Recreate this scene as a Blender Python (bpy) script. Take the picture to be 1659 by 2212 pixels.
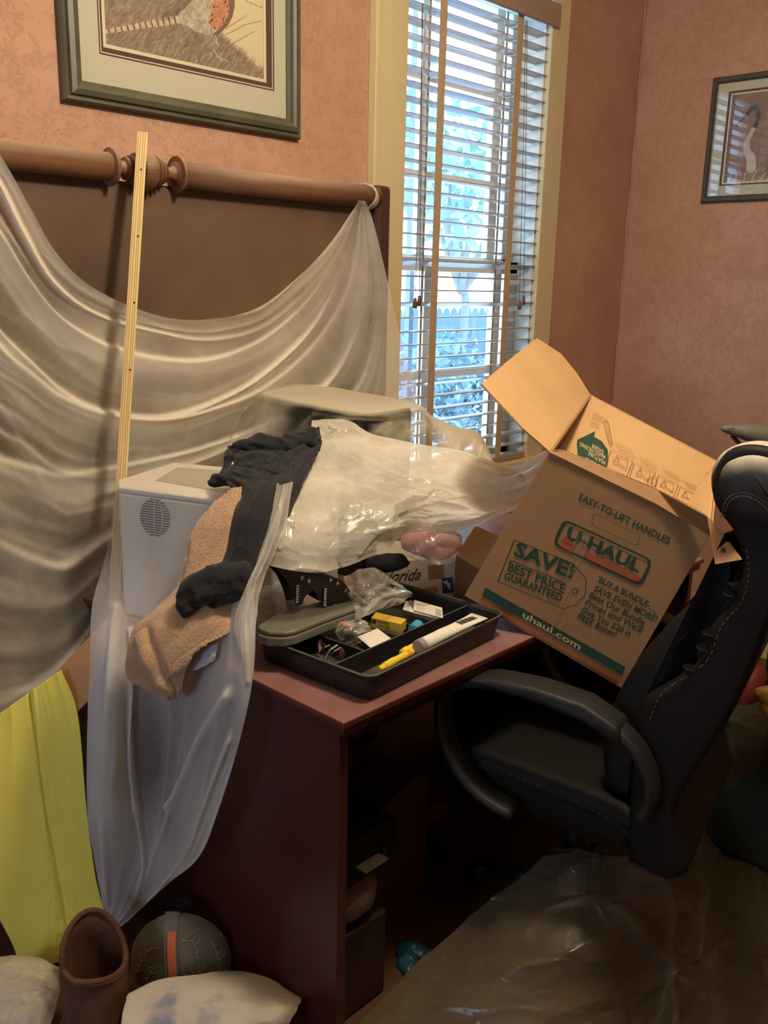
import bpy, bmesh, math, random
import numpy as np
from mathutils import Vector, Matrix

for _o in list(bpy.data.objects):
    bpy.data.objects.remove(_o, do_unlink=True)
SC = bpy.context.scene
COL = SC.collection

# ------------------------------------------------------------------ camera
FPX = 1958.13; PITCH = .24798881; ROLL = .02308669; YAW = .81869553; H = 1.45
_cy, _sy, _cp, _sp = math.cos(YAW), math.sin(YAW), math.cos(PITCH), math.sin(PITCH)
CF = np.array([_sy*_cp, _cy*_cp, -_sp]); _rt = np.array([_cy, -_sy, 0.]); _up = np.cross(_rt, CF)
CR = math.cos(ROLL)*_rt+math.sin(ROLL)*_up; CU = -math.sin(ROLL)*_rt+math.cos(ROLL)*_up
cam_d = bpy.data.cameras.new('camera'); cam = bpy.data.objects.new('camera', cam_d); COL.objects.link(cam)
cam_d.sensor_fit = 'VERTICAL'; cam_d.sensor_height = 36; cam_d.lens = FPX/2212*36; cam_d.clip_start = .05
cam.matrix_world = Matrix(((CR[0], CU[0], -CF[0], 0), (CR[1], CU[1], -CF[1], 0), (CR[2], CU[2], -CF[2], H), (0, 0, 0, 1)))
SC.camera = cam

# ------------------------------------------------------------------ world, lights, exposure
SC.view_settings.view_transform = 'Standard'; SC.view_settings.look = 'None'
SC.view_settings.gamma = 1; SC.view_settings.use_curve_mapping = False
SC.view_settings.exposure = 0.0
W = bpy.data.worlds.new('sky'); SC.world = W; W.use_nodes = True
_bg = W.node_tree.nodes['Background']; _bg.inputs[0].default_value = (.40, .67, 1.0, 1); _bg.inputs[1].default_value = 8.0

def light(name, kind, loc, power, color, size=.1, rot=None):
    d = bpy.data.lights.new(name, kind); d.energy = power; d.color = color
    if kind == 'POINT': d.shadow_soft_size = size
    if kind == 'AREA': d.shape = 'DISK'; d.size = size
    if kind == 'SUN': d.angle = size
    o = bpy.data.objects.new(name, d); COL.objects.link(o); o.location = loc
    if rot: o.rotation_euler = rot
    return o
LAMP = (1.22, .62, 2.42)
light('assumed_ceiling_lamp', 'POINT', LAMP, 68, (1.0, .86, .66), .10)  # lamp out of view, its place assumed from how light and shadow fall
light('garden_sun', 'SUN', (6, 10, 8), 12.0, (.74, .88, 1.0), .02, (math.radians(38), 0, math.radians(150)))
_d = bpy.data.lights.new('assumed_window_fill', 'AREA'); _d.shape = 'RECTANGLE'; _d.size = 1.0; _d.size_y = 1.25; _d.energy = 13; _d.color = (.80, .90, 1.0)  # added cool fill light, standing in for daylight from an assumed, unseen window
_o = bpy.data.objects.new('assumed_window_fill', _d); COL.objects.link(_o); _o.location = (-3.16, .55, 1.55); _o.rotation_euler = (0, math.radians(-90), 0)
SC.cycles.transparent_max_bounces = 24
SC.cycles.max_bounces = 8

# ------------------------------------------------------------------ helpers
def ray(x, y): return CF+CR*(x-829.5)/FPX-CU*(y-1106)/FPX
O0 = np.array([0, 0, H])
def at(x, y, t): return O0+ray(x, y)*t
def onY(x, y, Y): d = ray(x, y); return O0+d*Y/d[1]
def onX(x, y, X): d = ray(x, y); return O0+d*X/d[0]
def onZ(x, y, Z): d = ray(x, y); return O0+d*(Z-H)/d[2]
def onP(x, y, P, n):
    d = ray(x, y); n = np.asarray(n, float); return O0+d*(((np.asarray(P)-O0)@n)/(d@n))

def lin(c):
    return tuple(((v/255)/12.92 if v/255 <= .04045 else ((v/255+.055)/1.055)**2.4) for v in c)

class NT:
    def __init__(s, name):
        s.m = bpy.data.materials.new(name); s.m.use_nodes = True; s.t = s.m.node_tree; s.t.nodes.clear()
        s.out = s.t.nodes.new('ShaderNodeOutputMaterial')
    def n(s, typ, **kw):
        nd = s.t.nodes.new('ShaderNode'+typ)
        for k, v in kw.items():
            if k.startswith('i_'):
                key = k[2:]; key = int(key) if key.isdigit() else key.replace('_', ' ')
                if hasattr(v, 'is_linked') or isinstance(v, bpy.types.NodeSocket): s.t.links.new(v, nd.inputs[key])
                else: nd.inputs[key].default_value = v
            else: setattr(nd, k, v)
        return nd
    def l(s, a, b): s.t.links.new(a, b)
    def coords(s, kind='Object', scale=(1, 1, 1)):
        tc = s.n('TexCoord'); mp = s.n('Mapping'); s.l(tc.outputs[kind], mp.inputs[0]); mp.inputs['Scale'].default_value = scale
        return mp.outputs[0]
    def noise(s, vec, scale, detail=4, rough=.55, dist=0):
        n = s.n('TexNoise'); s.l(vec, n.inputs['Vector']); n.inputs['Scale'].default_value = scale
        n.inputs['Detail'].default_value = detail; n.inputs['Roughness'].default_value = rough; n.inputs['Distortion'].default_value = dist
        return n.outputs[0]
    def ramp(s, fac, stops):
        r = s.n('ValToRGB'); s.l(fac, r.inputs[0]); e = r.color_ramp.elements
        while len(e) < len(stops): e.new(.5)
        for i, (p, c) in enumerate(stops):
            e[i].position = p; e[i].color = (*c, 1) if len(c) == 3 else c
        return r.outputs[0]
    def bump(s, h, strength, dist=.01, normal=None):
        b = s.n('Bump'); s.l(h, b.inputs['Height']); b.inputs['Strength'].default_value = strength; b.inputs['Distance'].default_value = dist
        if normal: s.l(normal, b.inputs['Normal'])
        return b.outputs[0]

def solid(name, rgb, rough=.6, var=.12, vscale=8, bump=.0, bscale=60, metal=0, spec=.5, stretch=(1, 1, 1), sheen=0, coat=0, dust=None, dscale=3, dlim=(.12, .62)):
    k = NT(name); v = k.coords(scale=stretch); c = lin(rgb)
    f = k.noise(v, vscale)
    col = k.ramp(f, [(.25, tuple(x*(1-var) for x in c)), (.75, tuple(min(1, x*(1+var)) for x in c))])
    if dust:
        g = k.n('NewGeometry'); sx = k.n('SeparateXYZ'); k.l(g.outputs['Normal'], sx.inputs[0])
        mn = k.n('Math', operation='MULTIPLY'); k.l(sx.outputs[2], mn.inputs[0]); k.l(k.noise(v, dscale, 6, .65), mn.inputs[1])
        r = k.ramp(mn.outputs[0], [(dlim[0], (0, 0, 0)), (dlim[1], (1, 1, 1))])
        mx = k.n('MixRGB'); k.l(r, mx.inputs[0]); k.l(col, mx.inputs[1]); mx.inputs[2].default_value = (*lin(dust), 1); col = mx.outputs[0]
    b = k.n('BsdfPrincipled'); k.l(col, b.inputs['Base Color']); b.inputs['Roughness'].default_value = rough
    b.inputs['Metallic'].default_value = metal; b.inputs['Specular IOR Level'].default_value = spec
    if sheen: b.inputs['Sheen Weight'].default_value = sheen
    if coat: b.inputs['Coat Weight'].default_value = coat; b.inputs['Coat Roughness'].default_value = .08
    if bump: k.l(k.bump(k.noise(v, bscale, 5, .6), bump, .004), b.inputs['Normal'])
    k.l(b.outputs[0], k.out.inputs[0])
    return k.m

def twosided(k, ior=1.5):
    g = k.n('NewGeometry'); m = k.n('MapRange'); k.l(g.outputs['Backfacing'], m.inputs[0]); m.inputs[3].default_value = ior; m.inputs[4].default_value = 1/ior
    return m.outputs[0]
def film(name, rgb, op=.5, edge=.9, gloss=.15, rough=.3, dust=.12, nscale=9, trans=.45, bump=0, bscale=40, stretch=(1, 1, 1), gather=.5):
    """thin polythene: part see-through, part milky, with a sheen"""
    k = NT(name); v = k.coords(scale=stretch); c = (*lin(rgb), 1)
    lw = k.n('LayerWeight'); lw.inputs[0].default_value = .42
    mr = k.n('MapRange'); k.l(lw.outputs['Facing'], mr.inputs[0]); mr.inputs[3].default_value = op; mr.inputs[4].default_value = edge
    nz = k.noise(v, nscale, 6, .65)
    m1 = k.n('MapRange'); k.l(nz, m1.inputs[0]); m1.inputs[1].default_value = .35; m1.inputs[2].default_value = .7; m1.inputs[3].default_value = -dust; m1.inputs[4].default_value = dust
    ad = k.n('Math', operation='ADD', use_clamp=True); k.l(mr.outputs[0], ad.inputs[0]); k.l(m1.outputs[0], ad.inputs[1])
    at_ = k.n('Attribute'); at_.attribute_name = 'gather'; gm = k.n('Math', operation='MULTIPLY'); k.l(at_.outputs['Fac'], gm.inputs[0]); gm.inputs[1].default_value = gather
    a2 = k.n('Math', operation='ADD', use_clamp=True); k.l(ad.outputs[0], a2.inputs[0]); k.l(gm.outputs[0], a2.inputs[1]); ad = a2
    df = k.n('BsdfDiffuse'); df.inputs[0].default_value = c
    tl = k.n('BsdfTranslucent'); tl.inputs[0].default_value = c
    mx = k.n('MixShader'); mx.inputs[0].default_value = trans; k.l(df.outputs[0], mx.inputs[1]); k.l(tl.outputs[0], mx.inputs[2])
    tp = k.n('BsdfTransparent'); tp.inputs[0].default_value = (.97, .97, .96, 1)
    m2 = k.n('MixShader'); k.l(ad.outputs[0], m2.inputs[0]); k.l(tp.outputs[0], m2.inputs[1]); k.l(mx.outputs[0], m2.inputs[2])
    gl = k.n('BsdfGlossy'); gl.inputs['Roughness'].default_value = rough; gl.inputs[0].default_value = (.9, .9, .9, 1)
    fr = k.n('Fresnel'); k.l(twosided(k), fr.inputs[0])
    mg = k.n('Math', operation='MULTIPLY'); k.l(fr.outputs[0], mg.inputs[0]); mg.inputs[1].default_value = gloss*4
    m3 = k.n('MixShader'); k.l(mg.outputs[0], m3.inputs[0]); k.l(m2.outputs[0], m3.inputs[1]); k.l(gl.outputs[0], m3.inputs[2])
    if bump:
        bn = k.bump(k.noise(v, bscale, 4, .6, .6), bump, .006)
        for q in (df, tl, gl): k.l(bn, q.inputs['Normal'])
    k.l(m3.outputs[0], k.out.inputs[0])
    return k.m

def glassmat(name, rough=.01, tint=(.97, .98, .98)):
    k = NT(name); tp = k.n('BsdfTransparent'); tp.inputs[0].default_value = (*tint, 1)
    gl = k.n('BsdfGlossy'); gl.inputs['Roughness'].default_value = rough
    fr = k.n('Fresnel'); k.l(twosided(k), fr.inputs[0])
    m = k.n('MixShader'); k.l(fr.outputs[0], m.inputs[0]); k.l(tp.outputs[0], m.inputs[1]); k.l(gl.outputs[0], m.inputs[2])
    k.l(m.outputs[0], k.out.inputs[0]); return k.m

def vcol_mat(name, rough=.7):
    k = NT(name); a = k.n('VertexColor'); a.layer_name = 'Col'
    b = k.n('BsdfPrincipled'); k.l(a.outputs[0], b.inputs['Base Color']); b.inputs['Roughness'].default_value = rough
    k.l(b.outputs[0], k.out.inputs[0]); return k.m

# ---- objects
def link(name, me, parent=None):
    o = bpy.data.objects.new(name, me); COL.objects.link(o)
    if parent is not None:
        o.parent = parent; pl = Vector((0, 0, 0)); q = parent
        while q is not None: pl += q.location; q = q.parent
        o.location = -pl
    return o
def raw(name, V, F, mat, parent=None, smooth=False):
    me = bpy.data.meshes.new(name); me.from_pydata([tuple(map(float, v)) for v in V], [], F); me.update()
    if mat: me.materials.append(mat)
    if smooth: me.polygons.foreach_set('use_smooth', [True]*len(me.polygons))
    o = link(name, me, parent)
    if parent is None and len(V):                # origin at the mesh's base centre
        a = np.array([tuple(v) for v in V], float); c = Vector(((a[:, 0].min()+a[:, 0].max())/2, (a[:, 1].min()+a[:, 1].max())/2, a[:, 2].min()))
        me.transform(Matrix.Translation(-c)); o.location = c
    return o
def tag(o, label=None, cat=None, group=None, kind=None):
    if label: o['label'] = label
    if cat: o['category'] = cat
    if group: o['group'] = group
    if kind: o['kind'] = kind
    return o
def thing(name, label, cat, loc, group=None):
    o = bpy.data.objects.new(name, None); COL.objects.link(o); o.empty_display_size = .05
    o.location = Vector([float(x) for x in loc]); return tag(o, label, cat, group)

class MB:
    def __init__(s): s.V = []; s.F = []
    def add(s, V, F):
        b = len(s.V); s.V += [tuple(map(float, v)) for v in V]; s.F += [tuple(i+b for i in f) for f in F]; return s
    def box(s, lo, hi, M=None):
        P = [(x, y, z) for z in (lo[2], hi[2]) for y in (lo[1], hi[1]) for x in (lo[0], hi[0])]
        if M is not None: P = [tuple(M @ Vector(p)) for p in P]
        return s.add(P, [(0, 2, 3, 1), (4, 5, 7, 6), (0, 1, 5, 4), (2, 6, 7, 3), (0, 4, 6, 2), (1, 3, 7, 5)])
    def slab(s, q, n):
        """quad or polygon of 3D points given a thickness vector"""
        q = [np.asarray(p, float) for p in q]; n = np.asarray(n, float); m = len(q)
        V = q+[p+n for p in q]
        F = [tuple(range(m))[::-1], tuple(range(m, 2*m))]+[(i, (i+1) % m, (i+1) % m+m, i+m) for i in range(m)]
        return s.add(V, F)
    def tube(s, path, r, seg=10, cap=True, flat=None):
        path = [np.asarray(p, float) for p in path]; n = len(path)
        rr = r if hasattr(r, '__len__') else [r]*n
        T = [path[min(i+1, n-1)]-path[max(i-1, 0)] for i in range(n)]
        T = [t/(np.linalg.norm(t)+1e-9) for t in T]
        u = np.cross(T[0], [0, 0, 1]); u = u if np.linalg.norm(u) > .1 else np.cross(T[0], [1, 0, 0]); u /= np.linalg.norm(u)
        V = []
        for i in range(n):
            u = u-T[i]*(u@T[i]); u /= np.linalg.norm(u)+1e-9; w = np.cross(T[i], u)
            fx, fy = (1, 1) if flat is None else flat
            for k in range(seg):
                a = 2*math.pi*k/seg; V.append(path[i]+rr[i]*(math.cos(a)*u*fx+math.sin(a)*w*fy))
        F = [(i*seg+k, i*seg+(k+1) % seg, (i+1)*seg+(k+1) % seg, (i+1)*seg+k) for i in range(n-1) for k in range(seg)]
        if cap: F += [tuple(range(seg))[::-1], tuple((n-1)*seg+k for k in range(seg))]
        return s.add(V, F)
    def obj(s, name, mat, parent=None, smooth=False, bevel=0, bseg=2, sub=0, auto=True):
        o = raw(name, s.V, s.F, mat, parent, smooth)
        bm = bmesh.new(); bm.from_mesh(o.data); bmesh.ops.recalc_face_normals(bm, faces=bm.faces); bm.to_mesh(o.data); bm.free()
        if bevel:
            m = o.modifiers.new('bevel', 'BEVEL'); m.width = bevel; m.segments = bseg; m.limit_method = 'ANGLE'; m.angle_limit = math.radians(35)
        if sub:
            m = o.modifiers.new('sub', 'SUBSURF'); m.levels = sub; m.render_levels = sub
        return o
def lathe(path_ax, prof, seg=24):
    """prof [(distance along, radius)] about axis (P, dir)"""
    P, d = (np.asarray(a, float) for a in path_ax); d = d/np.linalg.norm(d)
    mb = MB(); pts = [P+d*a for a, r in prof]
    u = np.cross(d, [0, 0, 1]); u = u if np.linalg.norm(u) > .1 else np.cross(d, [1, 0, 0]); u /= np.linalg.norm(u); w = np.cross(d, u)
    V = []; n = len(prof)
    for (a, r) in prof:
        for k in range(seg):
            t = 2*math.pi*k/seg; V.append(P+d*a+max(r, 1e-4)*(math.cos(t)*u+math.sin(t)*w))
    F = [(i*seg+k, i*seg+(k+1) % seg, (i+1)*seg+(k+1) % seg, (i+1)*seg+k) for i in range(n-1) for k in range(seg)]
    F += [tuple(range(seg))[::-1], tuple((n-1)*seg+k for k in range(seg))]
    return mb.add(V, F)

# ---- numpy noise
def _hash(ix, iy, seed):
    h = (ix.astype(np.int64)*374761393+iy.astype(np.int64)*668265263+seed*1442695041) & 0x7fffffff
    h = (h ^ (h >> 13))*1274126177 & 0x7fffffff
    return ((h ^ (h >> 16)) & 0xffff)/65535.
def vn(x, y, seed=0):
    ix = np.floor(x); iy = np.floor(y); fx = x-ix; fy = y-iy; fx = fx*fx*(3-2*fx); fy = fy*fy*(3-2*fy)
    a = _hash(ix, iy, seed); b = _hash(ix+1, iy, seed); c = _hash(ix, iy+1, seed); d = _hash(ix+1, iy+1, seed)
    return (a*(1-fx)+b*fx)*(1-fy)+(c*(1-fx)+d*fx)*fy*1.
def fbm(x, y, seed=0, o=4):
    s = 0; a = .5
    for i in range(o): s = s+a*(vn(x, y, seed+i*17)-.5); x = x*2.03+7; y = y*2.03+3; a *= .5
    return s
def ridge(x, y, seed=0, o=3):
    s = 0; a = .6
    for i in range(o): s = s+a*(1-np.abs(2*vn(x, y, seed+i*13)-1))**2; x = x*1.9+5; y = y*1.9+1; a *= .45
    return s
def facets(x, y, seed=0, n=60, asp=1.):
    """crumple: nearest / second nearest seed distance -> creases between flat facets"""
    rs = np.random.RandomState(seed); px = rs.rand(n); py = rs.rand(n)*asp; gx = rs.randn(n); gy = rs.randn(n); h = rs.rand(n)
    d = np.stack([(x-a)**2+(y-b)**2 for a, b in zip(px, py)]); k = np.argsort(d, axis=0)[:2]
    def pl(i): return h[i]*.3+gx[i]*(x-px[i])*2+gy[i]*(y-py[i])*2
    d1 = np.sqrt(np.take_along_axis(d, k[:1], 0)[0]); d2 = np.sqrt(np.take_along_axis(d, k[1:2], 0)[0])
    w = np.clip((d2-d1)*12, 0, 1)*.5+.5
    return pl(k[0])*w+pl(k[1])*(1-w)

def catmull(P, m):
    P = np.asarray(P, float); n = len(P); out = []
    t = np.linspace(0, n-1, m); i = np.minimum(t.astype(int), n-2); f = (t-i)
    f = f.reshape((-1,)+(1,)*(P.ndim-1))
    g = lambda j: P[np.clip(j, 0, n-1)]
    p0 = np.where((i == 0).reshape(f.shape), 2*g(i)-g(i+1), g(i-1)); p3 = np.where((i >= n-2).reshape(f.shape), 2*g(i+1)-g(i), g(i+2))
    p1, p2 = g(i), g(i+1)
    return .5*((2*p1)+(-p0+p2)*f+(2*p0-5*p1+4*p2-p3)*f**2+(-p0+3*p1-3*p2+p3)*f**3)
def surf(rows, nu, nv):
    """rows: list of rows of 3D points -> (nv, nu, 3)"""
    G = np.array([catmull(np.array(r), nu) for r in rows]); return catmull(G, nv)
def gridnorm(G):
    du = np.gradient(G, axis=1); dv = np.gradient(G, axis=0); n = np.cross(du, dv); L = np.linalg.norm(n, axis=2, keepdims=True)
    return n/np.maximum(L, 1e-9)
def sheet(name, G, mat, parent=None, disp=None, thick=0, face_cam=True, smooth=True, gather=True, extra=None):
    nv, nu = G.shape[:2]
    N = gridnorm(G)
    if face_cam:
        s = np.sign(((O0-G)*N).sum(2, keepdims=True)); s[s == 0] = 1
        N = N*np.sign(s.mean())
    if disp is not None:
        v, u = np.meshgrid(np.linspace(0, 1, nv), np.linspace(0, 1, nu), indexing='ij')
        dd = disp(u, v); G = G+N*dd[..., None]; gth = (dd-np.median(dd))/(np.percentile(dd, 97)-np.percentile(dd, 3)+1e-9)
        if extra is not None: gth = gth+extra(u, v)
    V = G.reshape(-1, 3); F = [(j*nu+i, j*nu+i+1, (j+1)*nu+i+1, (j+1)*nu+i) for j in range(nv-1) for i in range(nu-1)]
    o = raw(name, V, F, mat, parent, smooth)
    if disp is not None and gather:
        ga = o.data.attributes.new('gather', 'FLOAT', 'POINT'); ga.data.foreach_set('value', np.clip(gth, -.9, 1.2).ravel().astype(np.float32))
    if thick:
        m = o.modifiers.new('thick', 'SOLIDIFY'); m.thickness = thick; m.offset = -1
    return o
def ss(a, b, x): t = np.clip((x-a)/(b-a), 0, 1); return t*t*(3-2*t)
def bump_line(d, w): return np.exp(-(d/w)**2)

def text_mesh(s, bold=0, shear=0):
    c = bpy.data.curves.new('t', 'FONT'); c.body = s; c.offset = bold; c.shear = shear; c.resolution_u = 2
    o = bpy.data.objects.new('t', c); COL.objects.link(o)
    dg = bpy.context.evaluated_depsgraph_get(); me = bpy.data.meshes.new_from_object(o.evaluated_get(dg))
    V = np.array([v.co[:] for v in me.vertices]); F = [tuple(p.vertices) for p in me.polygons]
    bpy.data.objects.remove(o); bpy.data.curves.remove(c); bpy.data.meshes.remove(me)
    V[:, 0] -= V[:, 0].min(); V[:, 1] -= 0
    return V, F
class Face:
    """a flat face in the room on which print is laid out"""
    def __init__(s, P, n, lift=.0008):
        s.P = np.asarray(P, float); s.n = np.asarray(n, float)/np.linalg.norm(n)
        if (O0-s.P)@s.n < 0: s.n = -s.n
        s.P = s.P+s.n*lift
    def p(s, x, y): return onP(x, y, s.P, s.n)
    def text(s, mb, txt, a, b, h, bold=.0, shear=0, up=None):
        """a, b baseline start and end points, h letter height vector (toward the letter tops)"""
        V, F = text_mesh(txt, bold, shear); w = V[:, 0].max(); ch = .70
        a, b, h = np.array(a, float), np.array(b, float), np.array(h, float)
        Q = []
        A = s.p(*a); B = s.p(*b); Ht = s.p(*(a+h))-A
        for v in V: Q.append(A+(B-A)*(v[0]/w)+Ht*(v[1]/ch))
        mb.add(Q, F)
    def poly(s, mb, pts): mb.add([s.p(*p) for p in pts], [tuple(range(len(pts)))])
    def line(s, mb, pts, w, closed=False):
        P = [s.p(*p) for p in pts]
        if closed: P.append(P[0])
        for p, q in zip(P[:-1], P[1:]):
            d = q-p; L = np.linalg.norm(d); d = d/max(L, 1e-9); k = np.cross(s.n, d)*w/2; e = d*w/2
            mb.add([p-e-k, q+e-k, q+e+k, p-e+k], [(0, 1, 2, 3)])
def rrect(a, b, c, d, r=.25, n=5):
    """rounded quadrilateral from four corner pixels"""
    P = [np.array(p, float) for p in (a, b, c, d)]; out = []
    for i in range(4):
        p, q, s_ = P[i], P[i-1], P[(i+1) % 4]; m = r*min(np.linalg.norm(q-p), np.linalg.norm(s_-p))
        A = p+(q-p)/np.linalg.norm(q-p)*m; B = p+(s_-p)/np.linalg.norm(s_-p)*m
        for t in np.linspace(0, 1, n): out.append(tuple((1-t)**2*A+2*t*(1-t)*p+t*t*B))
    return out

# ------------------------------------------------------------------ materials
def wall_material():
    k = NT('orange_plaster'); v = k.coords()
    big = k.noise(v, 2.2, 5, .6); col = k.ramp(big, [(.3, lin((184, 138, 112))), (.55, lin((198, 152, 125))), (.75, lin((206, 164, 140)))])
    fl = k.noise(v, 30, 8, .72, .1); r = k.ramp(fl, [(.52, (0, 0, 0)), (.57, (.8, .8, .8)), (.70, (1, 1, 1))])
    fine = k.noise(v, 220, 3, .6)
    b = k.n('BsdfPrincipled'); k.l(col, b.inputs['Base Color']); b.inputs['Roughness'].default_value = .62; b.inputs['Specular IOR Level'].default_value = .35
    sp = k.n('BsdfPrincipled')
    b1 = k.bump(r, .44, .0034); b2 = k.bump(fine, .25, .002, b1); b3 = k.bump(k.noise(v, 85, 6, .7), .6, .0034, b2)
    k.l(b3, b.inputs['Normal']); k.l(b.outputs[0], k.out.inputs[0]); return k.m
M = {}
M['wall'] = wall_material()
M['cream_paint'] = solid('cream_paint', (214, 196, 152), .45, .04, 5, .1, 90)
M['sash_paint'] = solid('white_sash_paint', (222, 222, 214), .45, .03)
M['ceiling'] = solid('ceiling_paint', (226, 214, 190), .8, .03)
M['floorwood'] = solid('floor_boards', (92, 62, 42), .5, .25, 3, .1, 40, stretch=(1, 8, 1))
M['slat'] = solid('brown_blind_slat', (162, 136, 118), .30, .1, 6, .05, 80, stretch=(.3, 4, 4))
M['tape'] = solid('blind_tape', (190, 164, 134), .9, .12, 90, .3, 300)
M['cord'] = solid('blind_cord', (84, 66, 52), .8)
M['tassel'] = solid('wood_tassel', (112, 66, 40), .4)
M['glass'] = glassmat('window_glass')
M['picglass'] = glassmat('picture_glass', .008)
M['green_frame'] = solid('green_grey_frame', (82, 80, 62), .42, .18, 18, .1, 50, dust=(120, 116, 92), dscale=9)
M['dark_frame'] = solid('dark_olive_frame', (72, 66, 48), .4, .15, 16)
M['matboard'] = solid('mat_board', (206, 198, 174), .9, .02, 4, .05, 200)
M['matbrown'] = solid('mat_brown', (92, 66, 60), .9, .05)
M['matwhite'] = solid('mat_white', (228, 216, 184), .9, .02)
M['print'] = vcol_mat('print_ink')
M['rail'] = solid('turned_wood_rail', (118, 80, 54), .6, .35, 9, .1, 40, stretch=(.25, 3, 3), dust=(176, 148, 124), dscale=9, dlim=(.02, .5))
M['headpanel'] = solid('dusty_wood_panel', (98, 74, 56), .6, .42, 2.6, .08, 60)
M['postwood'] = solid('dark_bed_post', (68, 42, 34), .45, .1, 4, dust=(140, 110, 90))
M['strip_wood'] = solid('pale_pine_strip', (226, 196, 134), .55, .1, 7, .12, 30, stretch=(8, 8, .35))
M['hole'] = solid('drilled_hole', (52, 38, 26), .9)

# ------------------------------------------------------------------ the room
WX0, WX1, WZ0, WZ1 = 2.165, 2.925, .80, 2.42
RX0, RX1, RY0, RY1, CH = -3.2, 3.588, -4.6, 2.0, 2.75
def struct(name, mb, mat, parent=None, **kw):
    o = mb.obj(name, mat, parent, **kw)
    if parent is None: o['kind'] = 'structure'
    return o
mb = MB()
for lo, hi in (((RX0, RY1, 0), (WX0, RY1+.16, CH)), ((WX1, RY1, 0), (RX1, RY1+.16, CH)), ((WX0, RY1, 0), (WX1, RY1+.16, WZ0)), ((WX0, RY1, WZ1), (WX1, RY1+.16, CH))): mb.box(lo, hi)
struct('wall_back', mb, M['wall'])
struct('wall_right', MB().box((RX1, RY0, 0), (RX1+.12, RY1+.16, CH)), M['wall'])
struct('wall_left', MB().box((RX0-.12, RY0, 0), (RX0, .05, CH)).box((RX0-.12, 1.05, 0), (RX0, RY1+.16, CH)).box((RX0-.12, .05, 0), (RX0, 1.05, .92)).box((RX0-.12, .05, 2.18), (RX0, 1.05, CH)), M['wall'])  # opening added for the assumed window; this wall is out of view
struct('wall_front', MB().box((RX0, RY0-.12, 0), (RX1, RY0, CH)), M['wall'])
struct('ceiling', MB().box((RX0-.12, RY0-.12, CH), (RX1+.12, RY1+.16, CH+.1)), M['ceiling'])
struct('floor', MB().box((RX0-.12, RY0-.12, -.1), (RX1+.12, RY1+.16, 0)), M['floorwood'])
struct('baseboard_back', MB().box((RX0, RY1-.015, 0), (RX1, RY1, .11)), M['cream_paint'], bevel=.004)
struct('baseboard_right', MB().box((RX1-.015, RY0, 0), (RX1, RY1-.015, .11)), M['cream_paint'], bevel=.004)
# plaster lip in the corner where the two paint layers meet
mb = MB()
zz = np.linspace(.12, CH, 60); mb.tube([(RX1-.004+.003*math.sin(z*7), RY1-.004, z) for z in zz], [.0035+.0015*math.sin(z*23) for z in zz], 6)
struct('trim_4', mb, M['wall'], smooth=True)
# casing
struct('trim_1', MB().box((2.045, 1.978, WZ0-.1), (WX0+.008, 2.0, CH)).box((2.030, 1.970, WZ0-.1), (2.048, 2.0, CH)), M['cream_paint'], bevel=.003)
struct('trim_2', MB().box((WX1-.006, 1.978, WZ0-.1), (3.028, 2.0, CH)), M['cream_paint'], bevel=.003)
struct('trim_3', MB().box((2.02, 1.955, WZ0-.035), (3.04, 2.10, WZ0)).box((2.06, 1.980, WZ0-.12), (3.0, 2.0, WZ0-.035)), M['cream_paint'], bevel=.004)
# ------------------------------------------------------------------ window
win = bpy.data.objects.new('window_1', None); COL.objects.link(win); win.location = ((WX0+WX1)/2, 2.09, WZ0); win['kind'] = 'structure'
MB().box((WX0, 2.0, WZ0), (WX0+.012, 2.15, WZ1)).box((WX1-.012, 2.0, WZ0), (WX1, 2.15, WZ1)).box((WX0, 2.0, WZ1-.012), (WX1, 2.15, WZ1)).obj('window_jamb', M['sash_paint'], win)
def sash(name, z0, z1, y):
    f = MB(); a, b = WX0+.012, WX1-.012
    f.box((a, y, z0), (a+.05, y+.035, z1)).box((b-.05, y, z0), (b, y+.035, z1)).box((a, y, z0), (b, y+.035, z0+.05)).box((a, y, z1-.045), (b, y+.035, z1))
    o = f.obj(name, M['sash_paint'], win, bevel=.003)
    for x, w in ((2.405, .034), (2.80, .046)):
        MB().box((x-w/2, y+.006, z0+.05), (x+w/2, y+.03, z1-.045)).obj('muntin', M['sash_paint'], o)
    g = MB().box((a+.05, y+.015, z0+.05), (b-.05, y+.019, z1-.045)).obj('pane', M['glass'], o)
    return o
sash('lower_sash', WZ0, 1.535, 2.065)
sash('upper_sash', 1.495, WZ1, 2.105)
for z in (1.14,): MB().box((WX0+.058, 2.069, z-.012), (WX1-.058, 2.0975, z+.012)).obj('muntin', M['sash_paint'], win)
for z in (1.80, 2.10): MB().box((WX0+.058, 2.109, z-.012), (WX1-.058, 2.1375, z+.012)).obj('muntin', M['sash_paint'], win)
M['barpaint'] = solid('outside_bar_paint', (120, 136, 158), .6)
for x in (2.47,): MB().box((x-.011, 2.20, WZ0), (x+.011, 2.222, WZ1)).obj('security_bar', M['barpaint'], win)
for z in (): MB().box((WX0, 2.205, z-.01), (WX1, 2.217, z+.01)).obj('security_bar', M['barpaint'], win)

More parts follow.
